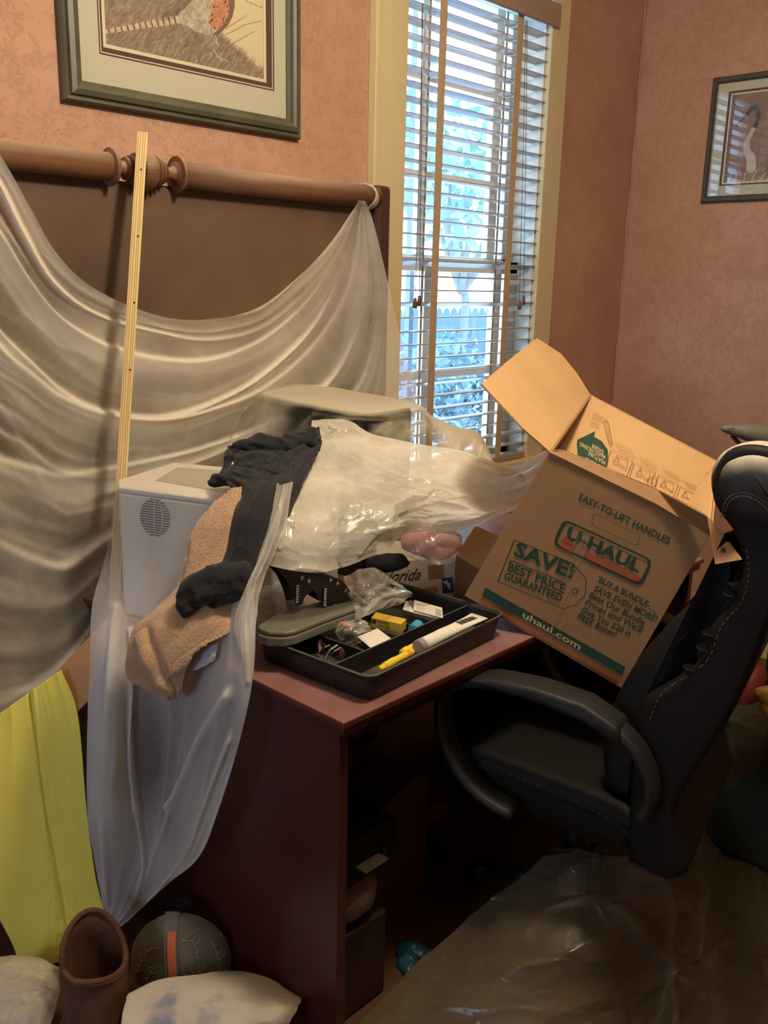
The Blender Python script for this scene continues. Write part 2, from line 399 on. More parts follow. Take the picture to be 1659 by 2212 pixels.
w2 = bpy.data.objects.new('assumed_window', None); COL.objects.link(w2); w2.location = (RX0-.05, .55, .92); w2['kind'] = 'structure'  # unseen window, assumed from the cool tint and added along with the fill light
MB().box((RX0-.08, .05, .92), (RX0-.04, .11, 2.18)).box((RX0-.08, .99, .92), (RX0-.04, 1.05, 2.18)).box((RX0-.08, .05, .92), (RX0-.04, 1.05, .98)).box((RX0-.08, .05, 2.12), (RX0-.04, 1.05, 2.18)).box((RX0-.08, .05, 1.53), (RX0-.04, 1.05, 1.57)).obj('assumed_window_frame', M['sash_paint'], w2)
MB().box((RX0-.062, .11, .98), (RX0-.058, .99, 2.12)).obj('pane', M['glass'], w2)
# ------------------------------------------------------------------ blind
bl = thing('venetian_blind', 'brown wooden venetian blind with tan ladder tapes hanging in the window', 'blind', (2.545, 1.99, .80))
MB().box((2.15, 1.962, 2.325), (2.945, 1.976, 2.40)).box((2.931, 1.976, 2.325), (2.945, 2.0, 2.40)).obj('valance', M['slat'], bl, bevel=.003)
MB().box((2.172, 1.985, 2.345), (2.918, 2.035, 2.395)).obj('headrail', M['sash_paint'], bl, bevel=.002)
nS = 34; smesh = None
rs = random.Random(4)
for i in range(nS):
    z = 2.302-.0437*i
    if smesh is None:
        s = MB(); xs0, xs1 = -.372, .372; prof = [(-.025, -.0012), (-.0125, .0008), (0, .0016), (.0125, .0008), (.025, -.0012)]
        V = []; F = []
        for x in (xs0, xs1):
            for (y, zz_) in prof: V.append((x, y, zz_+.0013))
            for (y, zz_) in prof[::-1]: V.append((x, y, zz_-.0013))
        F = [(k, (k+1) % 10, (k+1) % 10+10, k+10) for k in range(10)]+[tuple(range(10)), tuple(range(10, 20))[::-1]]
        o = MB().add(V, F).obj('slat', M['slat'], bl); smesh = o.data
    else:
        o = bpy.data.objects.new('slat', smesh); COL.objects.link(o); o.parent = bl
    tilt = rs.uniform(-.05, .05)-.03
    if i in (18,): tilt = -.28
    if i in (21,): tilt = -.26
    if i in (27, 31): tilt = -.34
    o.location = Vector((2.545, 2.012, z))-Vector(bl.location); o.rotation_euler = (tilt, 0, rs.uniform(-.001, .001))
MB().box((2.173, 1.985, .802), (2.917, 2.037, .824)).obj('bottom_rail', M['slat'], bl, bevel=.003)
for x in (2.338, 2.738):
    for y in (1.9845, 2.0385):
        hw_ = .017 if y < 2 else .005
        MB().box((x-hw_, y-.0006, .82), (x+hw_, y+.0006, 2.36)).obj('ladder_tape', M['tape'], bl)
mb = MB()
for x in (2.338, 2.738):
    for i in range(nS): z = 2.302-.0437*i-.006; mb.tube([(x-.012, 1.985, z), (x+.012, 2.038, z)], .0009, 4).tube([(x+.012, 1.985, z), (x-.012, 2.038, z)], .0009, 4)
o = mb.obj('rung_cord', M['sash_paint'], bl); o['kind'] = 'stuff'
pxc = [((912, 6), (906, 640)), ((914, 6), (897, 645)), ((1139, 45), (1131, 640)), ((1136, 45), (1122, 650))]
for (a, b) in pxc:
    A = onY(*a, 1.972); B = onY(*b, 1.972); mid = (A+B)/2+np.array([.002, 0, 0])
    B[2] = max(B[2], 1.3)
    MB().tube([A, mid, B], .0011, 5).obj('lift_cord', M['cord'], bl)
    lathe((B, (0, 0, -1)), [(-.002, .003), (0, .0045), (.012, .0065), (.026, .0085), (.030, .0075), (.031, 0)], 12).obj('cord_tassel', M['tassel'], bl, smooth=True)

# ------------------------------------------------------------------ outside
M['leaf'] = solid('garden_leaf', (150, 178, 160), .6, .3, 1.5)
M['leafdark'] = solid('hedge_leaf', (120, 146, 152), .6, .3, 1.2)  # both leaf tones blued to carry the cool daylight haze
M['grass'] = solid('bounce_pale_yard', (192, 206, 222), .9, .2, 2)  # ground paled and blued to bounce daylight up under the blind slats
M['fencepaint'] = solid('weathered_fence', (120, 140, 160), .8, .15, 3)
M['bark'] = solid('bark', (140, 138, 132), .9)
gr = MB().box((-10, 2.3, -.6), (34, 40, -.45)).obj('lawn', M['grass']); gr['kind'] = 'structure'
def leafcloud(name, centres, n, size, mat, parent, seed):
    r = np.random.RandomState(seed); V = []; F = []
    for i in range(n):
        c = centres[r.randint(len(centres))]; q = r.randn(3); q /= np.linalg.norm(q); p = np.array(c[0])+q*np.array(c[1])*r.rand()**.4
        a = r.randn(3); a /= np.linalg.norm(a); b = np.cross(a, r.randn(3)); b /= np.linalg.norm(b); s_ = size*(.6+.8*r.rand())
        k = len(V); V += [p-a*s_, p+b*s_*.45, p+a*s_, p-b*s_*.45]; F += [(k, k+1, k+2, k+3)]
    o = raw(name, V, F, mat, parent); o['kind'] = 'stuff'; return o
def tree(label, x, y, h, rad, mat, seed, n=2600, size=.13):
    t = thing('garden_tree', label, 'tree', (x, y, -.45), 'garden trees')
    MB().tube([(x, y, -.45), (x+.1, y, h*.4), (x-.05, y+.1, h*.8)], [.07, .05, .02], 8).obj('trunk', M['bark'], t, smooth=True)
    r = np.random.RandomState(seed)
    cs = [((x+r.uniform(-1, 1)*rad, y+r.uniform(-1, 1)*rad, h+r.uniform(-.6, .6)*rad), (rad*.6,)*3) for _ in range(7)]
    br = MB()
    for c in cs: br.tube([(x, y, h*.45), (np.array((x, y, h*.5))+np.array(c[0]))/2+r.randn(3)*.1, c[0]], [.05, .03, .012], 5)
    br.obj('branch', M['bark'], t)
    leafcloud('foliage', cs, n, size, mat, t, seed)
tree('sunlit leafy tree seen through the left part of the blind', 9.0, 7.2, 3.0, 1.1, M['leaf'], 3, 700)
tree('leafy tree seen through the right part of the blind', 11.4, 6.6, 1.6, 1.0, M['leaf'], 5, 1100)
hd = thing('hedge', 'hedge tinted with blue daylight beyond the window, in front of the garden fence', 'hedge', (9, 7.4, -.45))
leafcloud('foliage', [((x, 6.1+.3*math.sin(x*3)+.10*x, z), (.6, .3, .55)) for x in np.arange(5.2, 14, .55) for z in (-.2, .35)], 9000, .075, M['leafdark'], hd, 9)
MB().tube([(6+i*1.4, 6.8+.14*i, -.45+.0) for i in range(5)], .03, 5).obj('stem', M['bark'], hd)
fe = thing('picket_fence', 'pale picket fence with rounded tops across the garden', 'fence', (11, 9.2, -.45))
pm = None
for i in range(70):
    x = 5.5+i*.19; y = 8.6+.06*(x-5.5)
    if pm is None:
        P = [(-.08, -.3+.3), (.08, 0), (.08, 1.45), (.055, 1.52), (0, 1.56), (-.055, 1.52), (-.08, 1.45)]
        P[0] = (-.08, 0)
        o = MB().slab([(a, 0, b) for a, b in P], (0, .02, 0)).obj('picket', M['fencepaint'], fe); pm = o.data
    else:
        o = bpy.data.objects.new('picket', pm); COL.objects.link(o); o.parent = fe
    o.location = Vector((x, y, -.45))-Vector(fe.location)
MB().slab([(5.4, 8.63, -.1), (19, 9.446, -.1), (19, 9.446, 0), (5.4, 8.63, 0)], (0, .04, 0)).slab([(5.4, 8.63, .7), (19, 9.446, .7), (19, 9.446, .8), (5.4, 8.63, .8)], (0, .04, 0)).obj('fence_rail', M['fencepaint'], fe)

# ------------------------------------------------------------------ pictures
def vgrid(name, P, U, V, nu, nv, colfn, parent, mat):
    """flat print with colour per vertex; colfn(s, t) arrays in metres from P"""
    P, U, V = (np.asarray(a, float) for a in (P, U, V)); lu, lv = np.linalg.norm(U), np.linalg.norm(V)
    t, s = np.meshgrid(np.linspace(0, 1, nv), np.linspace(0, 1, nu), indexing='ij')
    pts = (P+s[..., None]*U+t[..., None]*V).reshape(-1, 3)
    F = [(j*nu+i, j*nu+i+1, (j+1)*nu+i+1, (j+1)*nu+i) for j in range(nv-1) for i in range(nu-1)]
    o = raw(name, pts, F, mat, parent)
    c = np.clip(colfn(s*lu, t*lv), 0, 255).reshape(-1, 3)/255
    c = np.where(c <= .04045, c/12.92, ((c+.055)/1.055)**2.4)
    ca = o.data.color_attributes.new('Col', 'FLOAT_COLOR', 'POINT'); ca.data.foreach_set('color', np.concatenate([c, np.ones((len(c), 1))], 1).ravel())
    return o
def frame_part(name, O, U, V, N, w, h, prof, mat, parent):
    """mitred moulding; prof [(distance inward from outer edge, height off wall)]"""
    O, U, V, N = (np.asarray(a, float) for a in (O, U, V, N)); mb = MB(); m = len(prof); VV = []
    for cx, cy, sx, sy in ((0, 0, 1, 1), (w, 0, -1, 1), (w, h, -1, -1), (0, h, 1, -1)):
        for d, z in prof: VV.append(O+U*(cx+sx*d)+V*(cy+sy*d)+N*z)
    F = [(k*m+i, k*m+(i+1) % m, ((k+1) % 4)*m+(i+1) % m, ((k+1) % 4)*m+i) for k in range(4) for i in range(m)]
    return mb.add(VV, F).obj(name, mat, parent)
def ring(mb, O, U, V, N, x0, y0, x1, y1, ix0, iy0, ix1, iy1, z, th=.0015):
    O, U, V, N = (np.asarray(a, float) for a in (O, U, V, N)); p = lambda x, y, zz: O+U*x+V*y+N*zz
    for q in (((x0, y0), (x1, y0), (ix1, iy0), (ix0, iy0)), ((x1, y0), (x1, y1), (ix1, iy1), (ix1, iy0)), ((x1, y1), (x0, y1), (ix0, iy1), (ix1, iy1)), ((x0, y1), (x0, y0), (ix0, iy0), (ix0, iy1))):
        mb.slab([p(a, b, z) for a, b in q], N*th)
    return mb

# pheasant picture on the back wall
bx0, bz0 = 1.068, 1.821; bw, bh = .686, .84
p1 = thing('framed_picture', 'large green-grey framed picture of a pheasant in dry grass, above the headboard', 'picture', (bx0+bw/2, 1.99, bz0))
O_, U_, V_, N_ = (bx0, 2.0, bz0), (1, 0, 0), (0, 0, 1), (0, -1, 0)
frame_part('frame', O_, U_, V_, N_, bw, bh, [(0, 0), (0, .016), (.004, .022), (.012, .020), (.015, .028), (.026, .031), (.034, .027), (.037, .018), (.046, .015), (.048, .008), (.048, 0)], M['green_frame'], p1)
def loc1(px, py, y=1.99): q = onY(px, py, y); return q[0]-bx0, q[2]-bz0
ml = loc1(214, 112)[0]; mr_ = loc1(592, 150)[0]; mbt = (loc1(216, 117)[1]+loc1(590, 197)[1])/2
pl_ = loc1(230, 93)[0]; pr_ = loc1(571, 172)[0]; pbt = (loc1(231, 93)[1]+loc1(570, 172)[1])/2
top = bh-mbt*1.0
mb = ring(MB(), O_, U_, V_, N_, .044, .044, bw-.044, bh-.044, ml, mbt, mr_, top, .0095); mb.obj('mat_board', M['matboard'], p1)
d1 = .004; mb = ring(MB(), O_, U_, V_, N_, ml, mbt, mr_, top, ml+d1, mbt+d1, mr_-d1, top-d1, .0085); mb.obj('mat_line', M['matbrown'], p1)
mb = ring(MB(), O_, U_, V_, N_, ml+d1, mbt+d1, mr_-d1, top-d1, ml+d1*1.6, mbt+d1*1.6, mr_-d1*1.6, top-d1*1.6, .0082); mb.obj('mat_line', M['matwhite'], p1)
mb = ring(MB(), O_, U_, V_, N_, ml+d1*1.6, mbt+d1*1.6, mr_-d1*1.6, top-d1*1.6, pl_-.008, pbt-.008, pr_+.008, top-(pbt-mbt)+.008, .0078); mb.obj('inner_mat', M['matbrown'], p1)
mb = ring(MB(), O_, U_, V_, N_, pl_-.008, pbt-.008, pr_+.008, top-(pbt-mbt)+.008, pl_, pbt, pr_, top-(pbt-mbt), .007); mb.obj('print_border', M['matwhite'], p1)
MB().box((bx0+.04, 1.9845, bz0+.04), (bx0+bw-.04, 1.9865, bz0+bh-.04)).obj('glass', M['picglass'], p1)
def c4(x, y):                                      # crop coordinates of the print detail -> metres on the print
    q = loc1(200+x/4.1475, y/4.1475, 1.994); return np.array([q[0]-pl_, q[1]-pbt])
def seg_d(x, y, a, b):
    a, b = np.array(a), np.array(b); d = b-a; t = np.clip(((x-a[0])*d[0]+(y-a[1])*d[1])/(d@d), 0, 1)
    return np.hypot(x-a[0]-d[0]*t, y-a[1]-d[1]*t), t
def inpoly(x, y, P):
    r = np.zeros(x.shape, bool); n = len(P)
    for i in range(n):
        x1, y1 = P[i]; x2, y2 = P[(i+1) % n]
        c = ((y1 > y) != (y2 > y)) & (x < (x2-x1)*(y-y1)/(y2-y1+1e-12)+x1); r ^= c
    return r
def pheasant(s, t):
    def mixc(a, b, w): w = w[..., None]; return a*(1-w)+b*w
    n = lambda fx, fy, sd, o=4: fbm(s*fx, t*fy, sd, o)
    base = np.ones(s.shape+(3,))*np.array([226, 206, 164.])
    x, y = s, t
    # grass streaks leaning to the right
    bend = .55*x+.02*np.sin(x*30)
    u_ = x*.80-y*.60; v_ = x*.60+y*.80
    g = ridge(u_*260+fbm(x*26, y*26, 4)*5, v_*34, 3, 3); g2 = fbm(u_*700, v_*80, 8, 3)
    u3 = x*.35-y*.94; v3 = x*.94+y*.35; g3 = ridge(u3*240+fbm(x*30, y*30, 14)*5, v3*36, 23, 2)
    gg = np.clip(g*.6+g3*.4+g2*.8, 0, 1.1)
    grass = mixc(np.ones(s.shape+(3,))*np.array([112, 90, 78.]), np.array([196, 170, 144.]), gg)
    A, B = c4(1130, 270), c4(1560, 640); hy = A[1]+(x-A[0])*(B[1]-A[1])/(B[0]-A[0])
    edge = ss(-.012, .012, hy+fbm(u_*260, v_*20, 31, 2)*.03-y)
    left = ss(-.01, .03, c4(1150, 100)[0]-x)
    w = np.clip(np.maximum(edge, left), 0, 1)
    c = mixc(base, grass, w)
    top_ = ss(c4(300, 150)[1], c4(300, -100)[1], y)*left
    c = mixc(c, np.array([150, 128, 108.])+gg[..., None]*60-20, top_*.5)
    # body
    body = [c4(*p) for p in [(745, 165), (800, 95), (870, 30), (930, -80), (1285, -80), (1280, 60), (1262, 140), (1225, 215), (1165, 275), (1120, 315), (1030, 300), (940, 275), (860, 225), (770, 195)]]
    ib = inpoly(x, y, body); bc = np.array([190, 172, 150.])+(n(160, 160, 5)*90)[..., None]
    c = np.where(ib[..., None], bc, c)
    br = [c4(*p) for p in [(1090, -80), (1225, -80), (1232, 60), (1225, 130), (1190, 200), (1135, 255), (1080, 245), (1052, 190), (1065, 110), (1080, 40)]]
    ib2 = inpoly(x, y, br); sp = vn(x*330, y*330, 12) > .72
    oc = np.where(sp[..., None], np.array([110, 70, 52.]), np.array([204, 142, 108.])+(n(90, 90, 2)*50)[..., None]); c = np.where(ib2[..., None], oc, c)
    rg = [c4(*p) for p in [(1225, -80), (1285, -80), (1280, 60), (1262, 140), (1225, 215), (1165, 275), (1120, 315), (1080, 300), (1135, 255), (1190, 200), (1225, 130), (1232, 60)]]
    c = np.where(inpoly(x, y, rg)[..., None], np.array([128, 98, 88.]), c)
    d, tt = seg_d(x, y, c4(760, 165), c4(120, 275)); wd = .0088*(1-tt*.55)
    tl = d < wd; bars = (np.sin(tt*75+(y*0)) > .75)
    tc = np.where(bars[..., None], np.array([104, 76, 62.]), np.array([208, 182, 154.])+(n(200, 200, 9)*60)[..., None]); c = np.where(tl[..., None], tc, c)
    wing = [c4(*p) for p in [(560, 190), (700, 80), (860, -80), (960, -80), (900, 0), (800, 95), (740, 160)]]
    c = np.where(inpoly(x, y, wing)[..., None], c*.82, c)
    for a, b, q in (((1110, 315), (1135, 400), .0022), ((1095, 435), (1130, 500), .002), ((1130, 500), (1230, 545), .0014), ((1130, 495), (1175, 540), .0014), ((1085, 330), (1130, 390), .0016)):
        d, _ = seg_d(x, y, c4(*a), c4(*b)); c = np.where((d < q)[..., None], np.array([196, 170, 150.]), c)
    for a, b in (((1130, 340), (1380, 210)), ((1380, 210), (1520, 180)), ((1380, 0), (1530, 60)), ((1200, 250), (1390, 130)), ((1230, 400), (1460, 270))):
        d, _ = seg_d(x, y, c4(*a), c4(*b)); c = np.where((d < .0009)[..., None], np.array([150, 124, 96.]), c)
    return c
vgrid('pheasant_print', (bx0+pl_-.003, 1.994, bz0+pbt-.003), (pr_-pl_+.006, 0, 0), (0, 0, top-mbt-.02), 520, 520, pheasant, p1, M['print'])

# picture on the right wall
ry1, rz0 = 1.680, 1.780; rw, rh = .60, .452
p2 = thing('framed_picture', 'small dark olive framed bird picture reflecting the blind, on the right wall', 'picture', (3.58, ry1-rw/2, rz0))
O_, U_, V_, N_ = (RX1, ry1, rz0), (0, -1, 0), (0, 0, 1), (-1, 0, 0)
frame_part('frame', O_, U_, V_, N_, rw, rh, [(0, 0), (0, .014), (.005, .020), (.018, .020), (.021, .014), (.024, .012), (.024, 0)], M['dark_frame'], p2)
ring(MB(), O_, U_, V_, N_, .02, .02, rw-.02, rh-.02, .066, .060, rw-.066, rh-.054, .0070).obj('mat_board', M['matboard'], p2)
ring(MB(), O_, U_, V_, N_, .066, .060, rw-.066, rh-.054, .074, .066, rw-.074, rh-.062, .0062).obj('mat_line', M['dark_frame'], p2)
ring(MB(), O_, U_, V_, N_, .074, .066, rw-.074, rh-.062, .080, .072, rw-.080, rh-.068, .0054).obj('print_border', M['matwhite'], p2)
MB().box((RX1-.0125, ry1-rw+.02, rz0+.02), (RX1-.0105, ry1-.02, rz0+rh-.02)).obj('glass', M['picglass'], p2)
def heron(s, t):
    c = np.ones(s.shape+(3,))*np.array([150, 118, 104.])+(fbm(s*30, t*30, 3)*24)[..., None]
    lo = ss(.02, 0, t)[..., None]; c = c*(1-lo)+np.array([190, 150, 110.])*lo
    c = np.where((s < .018)[..., None], np.array([132, 92, 82.]), c)
    P = [(.060, .235), (.085, .262), (.106, .250), (.108, .215), (.092, .180), (.078, .145), (.080, .110), (.098, .085), (.104, .050)]
    P = [tuple(q) for q in catmull(np.array(P), 30)]
    for i, (a, b) in enumerate(zip(P[:-1], P[1:])):
        d, _ = seg_d(s, t, a, b); w = .008+.012*max(0, (i-15)/15); c = np.where((d < w)[..., None], np.array([74, 64, 66.]) if i < 14 else np.array([206, 196, 180.]), c)
    d, _ = seg_d(s, t, (.060, .235), (.028, .205)); c = np.where((d < .004)[..., None], np.array([60, 50, 48.]), c)
    for k in range(12):
        a = (.02+.03*k, .0); b = (.03+.03*k+.01*math.sin(k*5), .035+.015*math.sin(k*3)); d, _ = seg_d(s, t, a, b); c = np.where((d < .0018)[..., None], np.array([214, 206, 186.]), c)
    return c
vgrid('bird_print', (RX1-.0045, ry1-.078, rz0+.070), (0, -(rw-.156), 0), (0, 0, rh-.136), 220, 160, heron, p2, M['print'])

# ------------------------------------------------------------------ headboard
hb = thing('headboard', 'tall dusty wooden headboard with a turned top rail, under the pheasant picture', 'headboard', (1.2, 1.9, 0))
MB().box((.45, 1.893, .10), (1.955, 1.918, 1.655)).obj('panel', M['headpanel'], hb)
def railz(a, b, r=.0295): return lathe(((a, 1.872, 1.680), (1, 0, 0)), [(0, r), (b-a, r)], 32)
railz(.46, 1.108).obj('top_rail', M['rail'], hb, smooth=True)
railz(1.285, 1.935).obj('top_rail', M['rail'], hb, smooth=True)
lathe(((1.10, 1.872, 1.680), (1, 0, 0)), [(0, .030), (.003, .039), (.007, .041), (.011, .039), (.013, .026), (.020, .016), (.030, .013), (.038, .016), (.041, .024), (.045, .025), (.048, .019), (.051, .028), (.056, .030), (.059, .022), (.062, .033), (.068, .036), (.072, .028), (.076, .038), (.090, .042), (.098, .042), (.108, .038), (.111, .029), (.115, .036), (.121, .033), (.124, .024), (.127, .030), (.132, .028), (.135, .018), (.138, .025), (.142, .022), (.146, .015), (.156, .013), (.166, .018), (.171, .028), (.173, .040), (.177, .042), (.181, .040), (.183, .036), (.187, .034), (.188, .030)], 32).obj('turned_finial', M['rail'], hb, smooth=False)
MB().box((1.93, 1.855, 0), (1.985, 1.925, 1.715)).obj('post', M['postwood'], hb, bevel=.012)
MB().box((.415, 1.855, 0), (.47, 1.925, 1.715)).obj('post', M['postwood'], hb, bevel=.012)
MB().box((.45, 1.885, .10), (1.955, 1.925, .22)).obj('bottom_rail', M['postwood'], hb)

# ------------------------------------------------------------------ pine strip leaning on the headboard
A = onY(308, 284, 1.828); B = at(262, 1040, 1.965)
st = thing('wooden_strip', 'long pale pine strip with drilled holes leaning against the headboard rail', 'strip', (0, 0, 0))
d = (A-B)/np.linalg.norm(A-B); foot = B-d*((B[2]-.752)/d[2]); A = A+d*0
side = np.cross(d, [0, 0, 1]); side = np.array([.86, -.50, 0]); side -= d*(side@d); side /= np.linalg.norm(side); dep = np.cross(side, d)
if dep@(O0-A) < 0: dep = -dep
st.location = Vector(foot)
w_, t_ = .0225, .012
q = [foot-side*w_/2, foot+side*w_/2, A+side*w_/2, A-side*w_/2]
MB().slab([p-dep*t_ for p in q], dep*t_).obj('strip', M['strip_wood'], st, bevel=.001)
# shallow grooves run along the face
g = MB()
for k in (-.35, -.15, .1, .28): g.slab([p+side*k*w_+dep*.0001 for p in (foot-side*.0008, foot+side*.0008, A+side*.0008, A-side*.0008)], dep*.0003)
M['groove'] = solid('pine_groove', (186, 150, 92), .7)
g.obj('groove', M['groove'], st)
fc = Face(A, dep, .0006); L = np.linalg.norm(A-foot)
for (x, y) in ((305, 366), (298, 510), (290, 654), (281, 799)):
    p = fc.p(x, y); lathe((p-dep*.0005, dep), [(0, .0022), (.0006, .0022)], 10).obj('nail_hole', M['hole'], st)

# ------------------------------------------------------------------ more materials
M['mahog'] = solid('mahogany_veneer', (72, 30, 27), .36, .16, 5, .04, 60, stretch=(1, .3, 3), spec=.5)
M['mahog_top'] = solid('mahogany_top', (98, 46, 38), .30, .15, 4, .03, 60, dust=(150, 110, 104), dscale=6)
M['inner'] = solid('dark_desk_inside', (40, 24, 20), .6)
M['white_plastic'] = solid('white_plastic', (216, 208, 196), .45, .03, 6)
M['grey_plastic'] = solid('pale_grey_panel', (178, 170, 152), .5, .04)
M['vent'] = solid('dark_vent', (74, 74, 76), .7)
M['black_case'] = solid('black_case', (34, 34, 36), .45, .15)
M['black_plastic'] = solid('black_plastic', (26, 27, 25), .42, .15, 20, .03, 200, dust=(88, 86, 76), dscale=20)
M['grey_metal'] = solid('grey_enamel', (112, 110, 98), .42, .08, 20)
M['chrome'] = solid('chrome', (210, 208, 200), .18, .02, metal=1)
M['bronze'] = solid('brown_staple_remover', (116, 84, 78), .25, .1, metal=.6)
M['shirt'] = solid('charcoal_jersey', (27, 27, 29), .9, .12, 12, .25, 420, sheen=.12)
M['navy'] = solid('black_cloth', (28, 30, 36), .9, .1, 12, .2, 300)
M['towel'] = solid('tan_terry', (200, 160, 122), .95, .14, 60, 1.0, 240, sheen=.3)
M['whitecloth'] = solid('white_cloth', (228, 218, 200), .95, .06, 9, .5, 160, sheen=.2)
M['lilac'] = solid('pale_lilac_cloth', (186, 178, 190), .9, .05, 9, .3, 100)
M['pink'] = solid('pink_cloth', (196, 136, 130), .9, .08, 8, .3, 80)
M['yellow_cloth'] = solid('yellow_fabric', (250, 234, 104), .7, .05, 4, .25, 120)
M['board'] = solid('tan_board', (176, 130, 88), .6, .1, 5, .1, 40)
M['leather_boot'] = solid('brown_suede', (98, 62, 44), .85, .22, 16, .35, 120)
M['boot_in'] = solid('boot_lining', (62, 40, 24), .9, .15)
M['capcloth'] = solid('washed_grey_cap', (122, 114, 100), .95, .15, 20, .4, 300)
M['capline'] = solid('pink_embroidery', (176, 146, 128), .9)
M['orange'] = solid('orange_patch', (206, 112, 66), .85, .08)
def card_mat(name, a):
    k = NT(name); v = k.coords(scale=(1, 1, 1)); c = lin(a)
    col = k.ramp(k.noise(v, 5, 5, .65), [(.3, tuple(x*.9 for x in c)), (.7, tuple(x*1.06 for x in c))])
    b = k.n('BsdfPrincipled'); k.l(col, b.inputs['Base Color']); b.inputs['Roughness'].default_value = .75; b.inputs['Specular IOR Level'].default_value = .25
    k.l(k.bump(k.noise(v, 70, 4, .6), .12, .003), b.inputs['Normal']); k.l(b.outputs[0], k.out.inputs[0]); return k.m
M['card'] = card_mat('corrugated_cardboard_shaded', (164, 124, 86)); M['card_in'] = card_mat('cardboard_inside', (206, 164, 116))  # outer board darkened to carry the shade on the box front
M['card_edge'] = solid('cardboard_core', (120, 84, 54), .9)
M['ink_green'] = solid('green_ink', (30, 68, 50), .7, .06); M['ink_orange'] = solid('orange_ink', (168, 84, 50), .7, .06)
M['ink_dark'] = solid('dark_ink', (58, 52, 40), .8); M['ink_line'] = solid('faded_ink', (134, 98, 58), .8); M['ink_pale'] = solid('pale_ink', (206, 178, 132), .8)
M['ink_blue'] = solid('blue_ink', (38, 74, 136), .7); M['white_print'] = solid('white_carton', (206, 198, 184), .7, .06)
M['paper'] = solid('white_paper', (226, 218, 202), .8, .02)
M['yellow_card'] = solid('yellow_card', (218, 178, 60), .5, .05)
M['yellow_pl'] = solid('yellow_pen_plastic', (238, 206, 60), .35); M['orange_pl'] = solid('orange_pen_plastic', (238, 146, 48), .35)
M['blue_tape'] = solid('blue_tape_roll', (70, 160, 196), .3); M['red_clip'] = solid('orange_red_tag', (226, 96, 66), .5)
M['leather'] = solid('black_leather', (22, 20, 18), .55, .15, 9, .3, 60, spec=.3)
M['leather_dusty'] = solid('dusty_black_leather', (34, 33, 31), .6, .15, 9, .3, 60, dust=(190, 180, 160), dscale=6, dlim=(.02, .36))
M['leather_side'] = solid('black_leather_side', (24, 21, 18), .6, .12, 9, .25, 70, spec=.22)
M['thread'] = solid('seam_thread', (86, 80, 70), .8)
M['armpad'] = solid('arm_pad', (28, 24, 22), .6, .1, 9, .1, 60)
M['redcloth'] = solid('red_bag', (112, 34, 22), .6, .15)
M['bluecloth'] = solid('blue_plastic_bag', (40, 84, 104), .35, .2, 14)
M['brownbag'] = solid('brown_folder', (96, 62, 40), .8, .12)
M['latch'] = solid('dull_brass', (64, 54, 40), .4, metal=.3)
M['softgrey'] = solid('grey_brown_cushion', (128, 108, 92), .7, .12, 6, .1, 50)
M['film_swag'] = film('swag_film', (248, 238, 220), .36, .97, .04, .4, .10, 5, .3, .15, 60, gather=.62)
M['film_tower'] = film('tower_film', (238, 226, 198), .16, .72, .06, .4, .08, 8, .4, gather=.6)
M['film_mound'] = film('crumpled_film', (250, 242, 224), .52, .95, .13, .24, .14, 9, .35, .15, 30, gather=.35)
M['film_hang'] = film('hanging_film', (232, 230, 230), .40, .94, .05, .4, .08, 5, .4, .1, 40, gather=.45)
M['film_clear'] = film('clear_bag_film', (230, 226, 214), .12, .7, .35, .12, .08, 12, .3)
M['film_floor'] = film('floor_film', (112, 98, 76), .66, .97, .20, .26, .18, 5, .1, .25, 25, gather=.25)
M['film_low'] = film('low_bag_film', (226, 212, 186), .55, .95, .12, .3, .12, 6, .4)

# ------------------------------------------------------------------ desk
DX0, DX1, DY0, DY1, DZ = .948, 2.30, .966, 1.83, .75
desk = thing('desk', 'dark red mahogany desk with the black tray on its near corner', 'desk', (1.62, 1.4, 0))
MB().box((DX0, DY0, DZ-.014), (DX1, DY1, DZ)).obj('desk_top', M['mahog_top'], desk, bevel=.003)
MB().box((DX0+.006, DY0+.006, DZ-.032), (DX1-.006, DY1-.006, DZ-.0145)).obj('edge_moulding', M['mahog'], desk, bevel=.004)
MB().box((DX0+.012, DY0+.022, 0), (DX0+.034, DY1-.02, DZ-.0325)).obj('side_panel', M['mahog'], desk, bevel=.0015)
MB().box((DX1-.034, DY0+.022, 0), (DX1-.012, DY1-.02, DZ-.0325)).obj('side_panel', M['mahog'], desk, bevel=.0015)
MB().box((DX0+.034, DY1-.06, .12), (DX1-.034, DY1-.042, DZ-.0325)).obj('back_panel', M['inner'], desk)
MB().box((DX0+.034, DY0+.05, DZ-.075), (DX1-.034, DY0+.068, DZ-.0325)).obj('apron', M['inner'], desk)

# ------------------------------------------------------------------ printer-like white machine
zt, zb = 1.03, .752
A = onZ(256, 1052, zt)[:2]; u = np.array([.355, -.935]); w = np.array([.935, .355])
def pb(a, b, z): q = A+u*a+w*b; return (q[0], q[1], z)
prn = thing('printer', 'white boxy machine with a round vent, half under film on the desk', 'printer', pb(.15, .2, zb))
outl = [(0, .0), (.36, .0), (.36, .30), (-.055, .27), (-.045, .055)]
mb = MB(); mb.slab([pb(a, b, zb) for a, b in outl], (0, 0, zt-.012-zb)); mb.obj('body', M['white_plastic'], prn, bevel=.004)
MB().slab([pb(a, b, zt-.0118) for a, b in outl], (0, 0, .0118)).obj('lid', M['white_plastic'], prn, bevel=.003)
MB().slab([pb(.03, .085, zt+.0002), pb(.30, .045, zt+.0002), pb(.30, .27, zt+.0002), pb(-.01, .22, zt+.0002)], (0, 0, .0012)).obj('recessed_panel', M['grey_plastic'], prn)
fc = Face(pb(0, -.0012, .9), (-w[0], -w[1], 0), .001)
mb = MB(); c0 = np.array([335, 1118.]); rx, ry = 33, 41
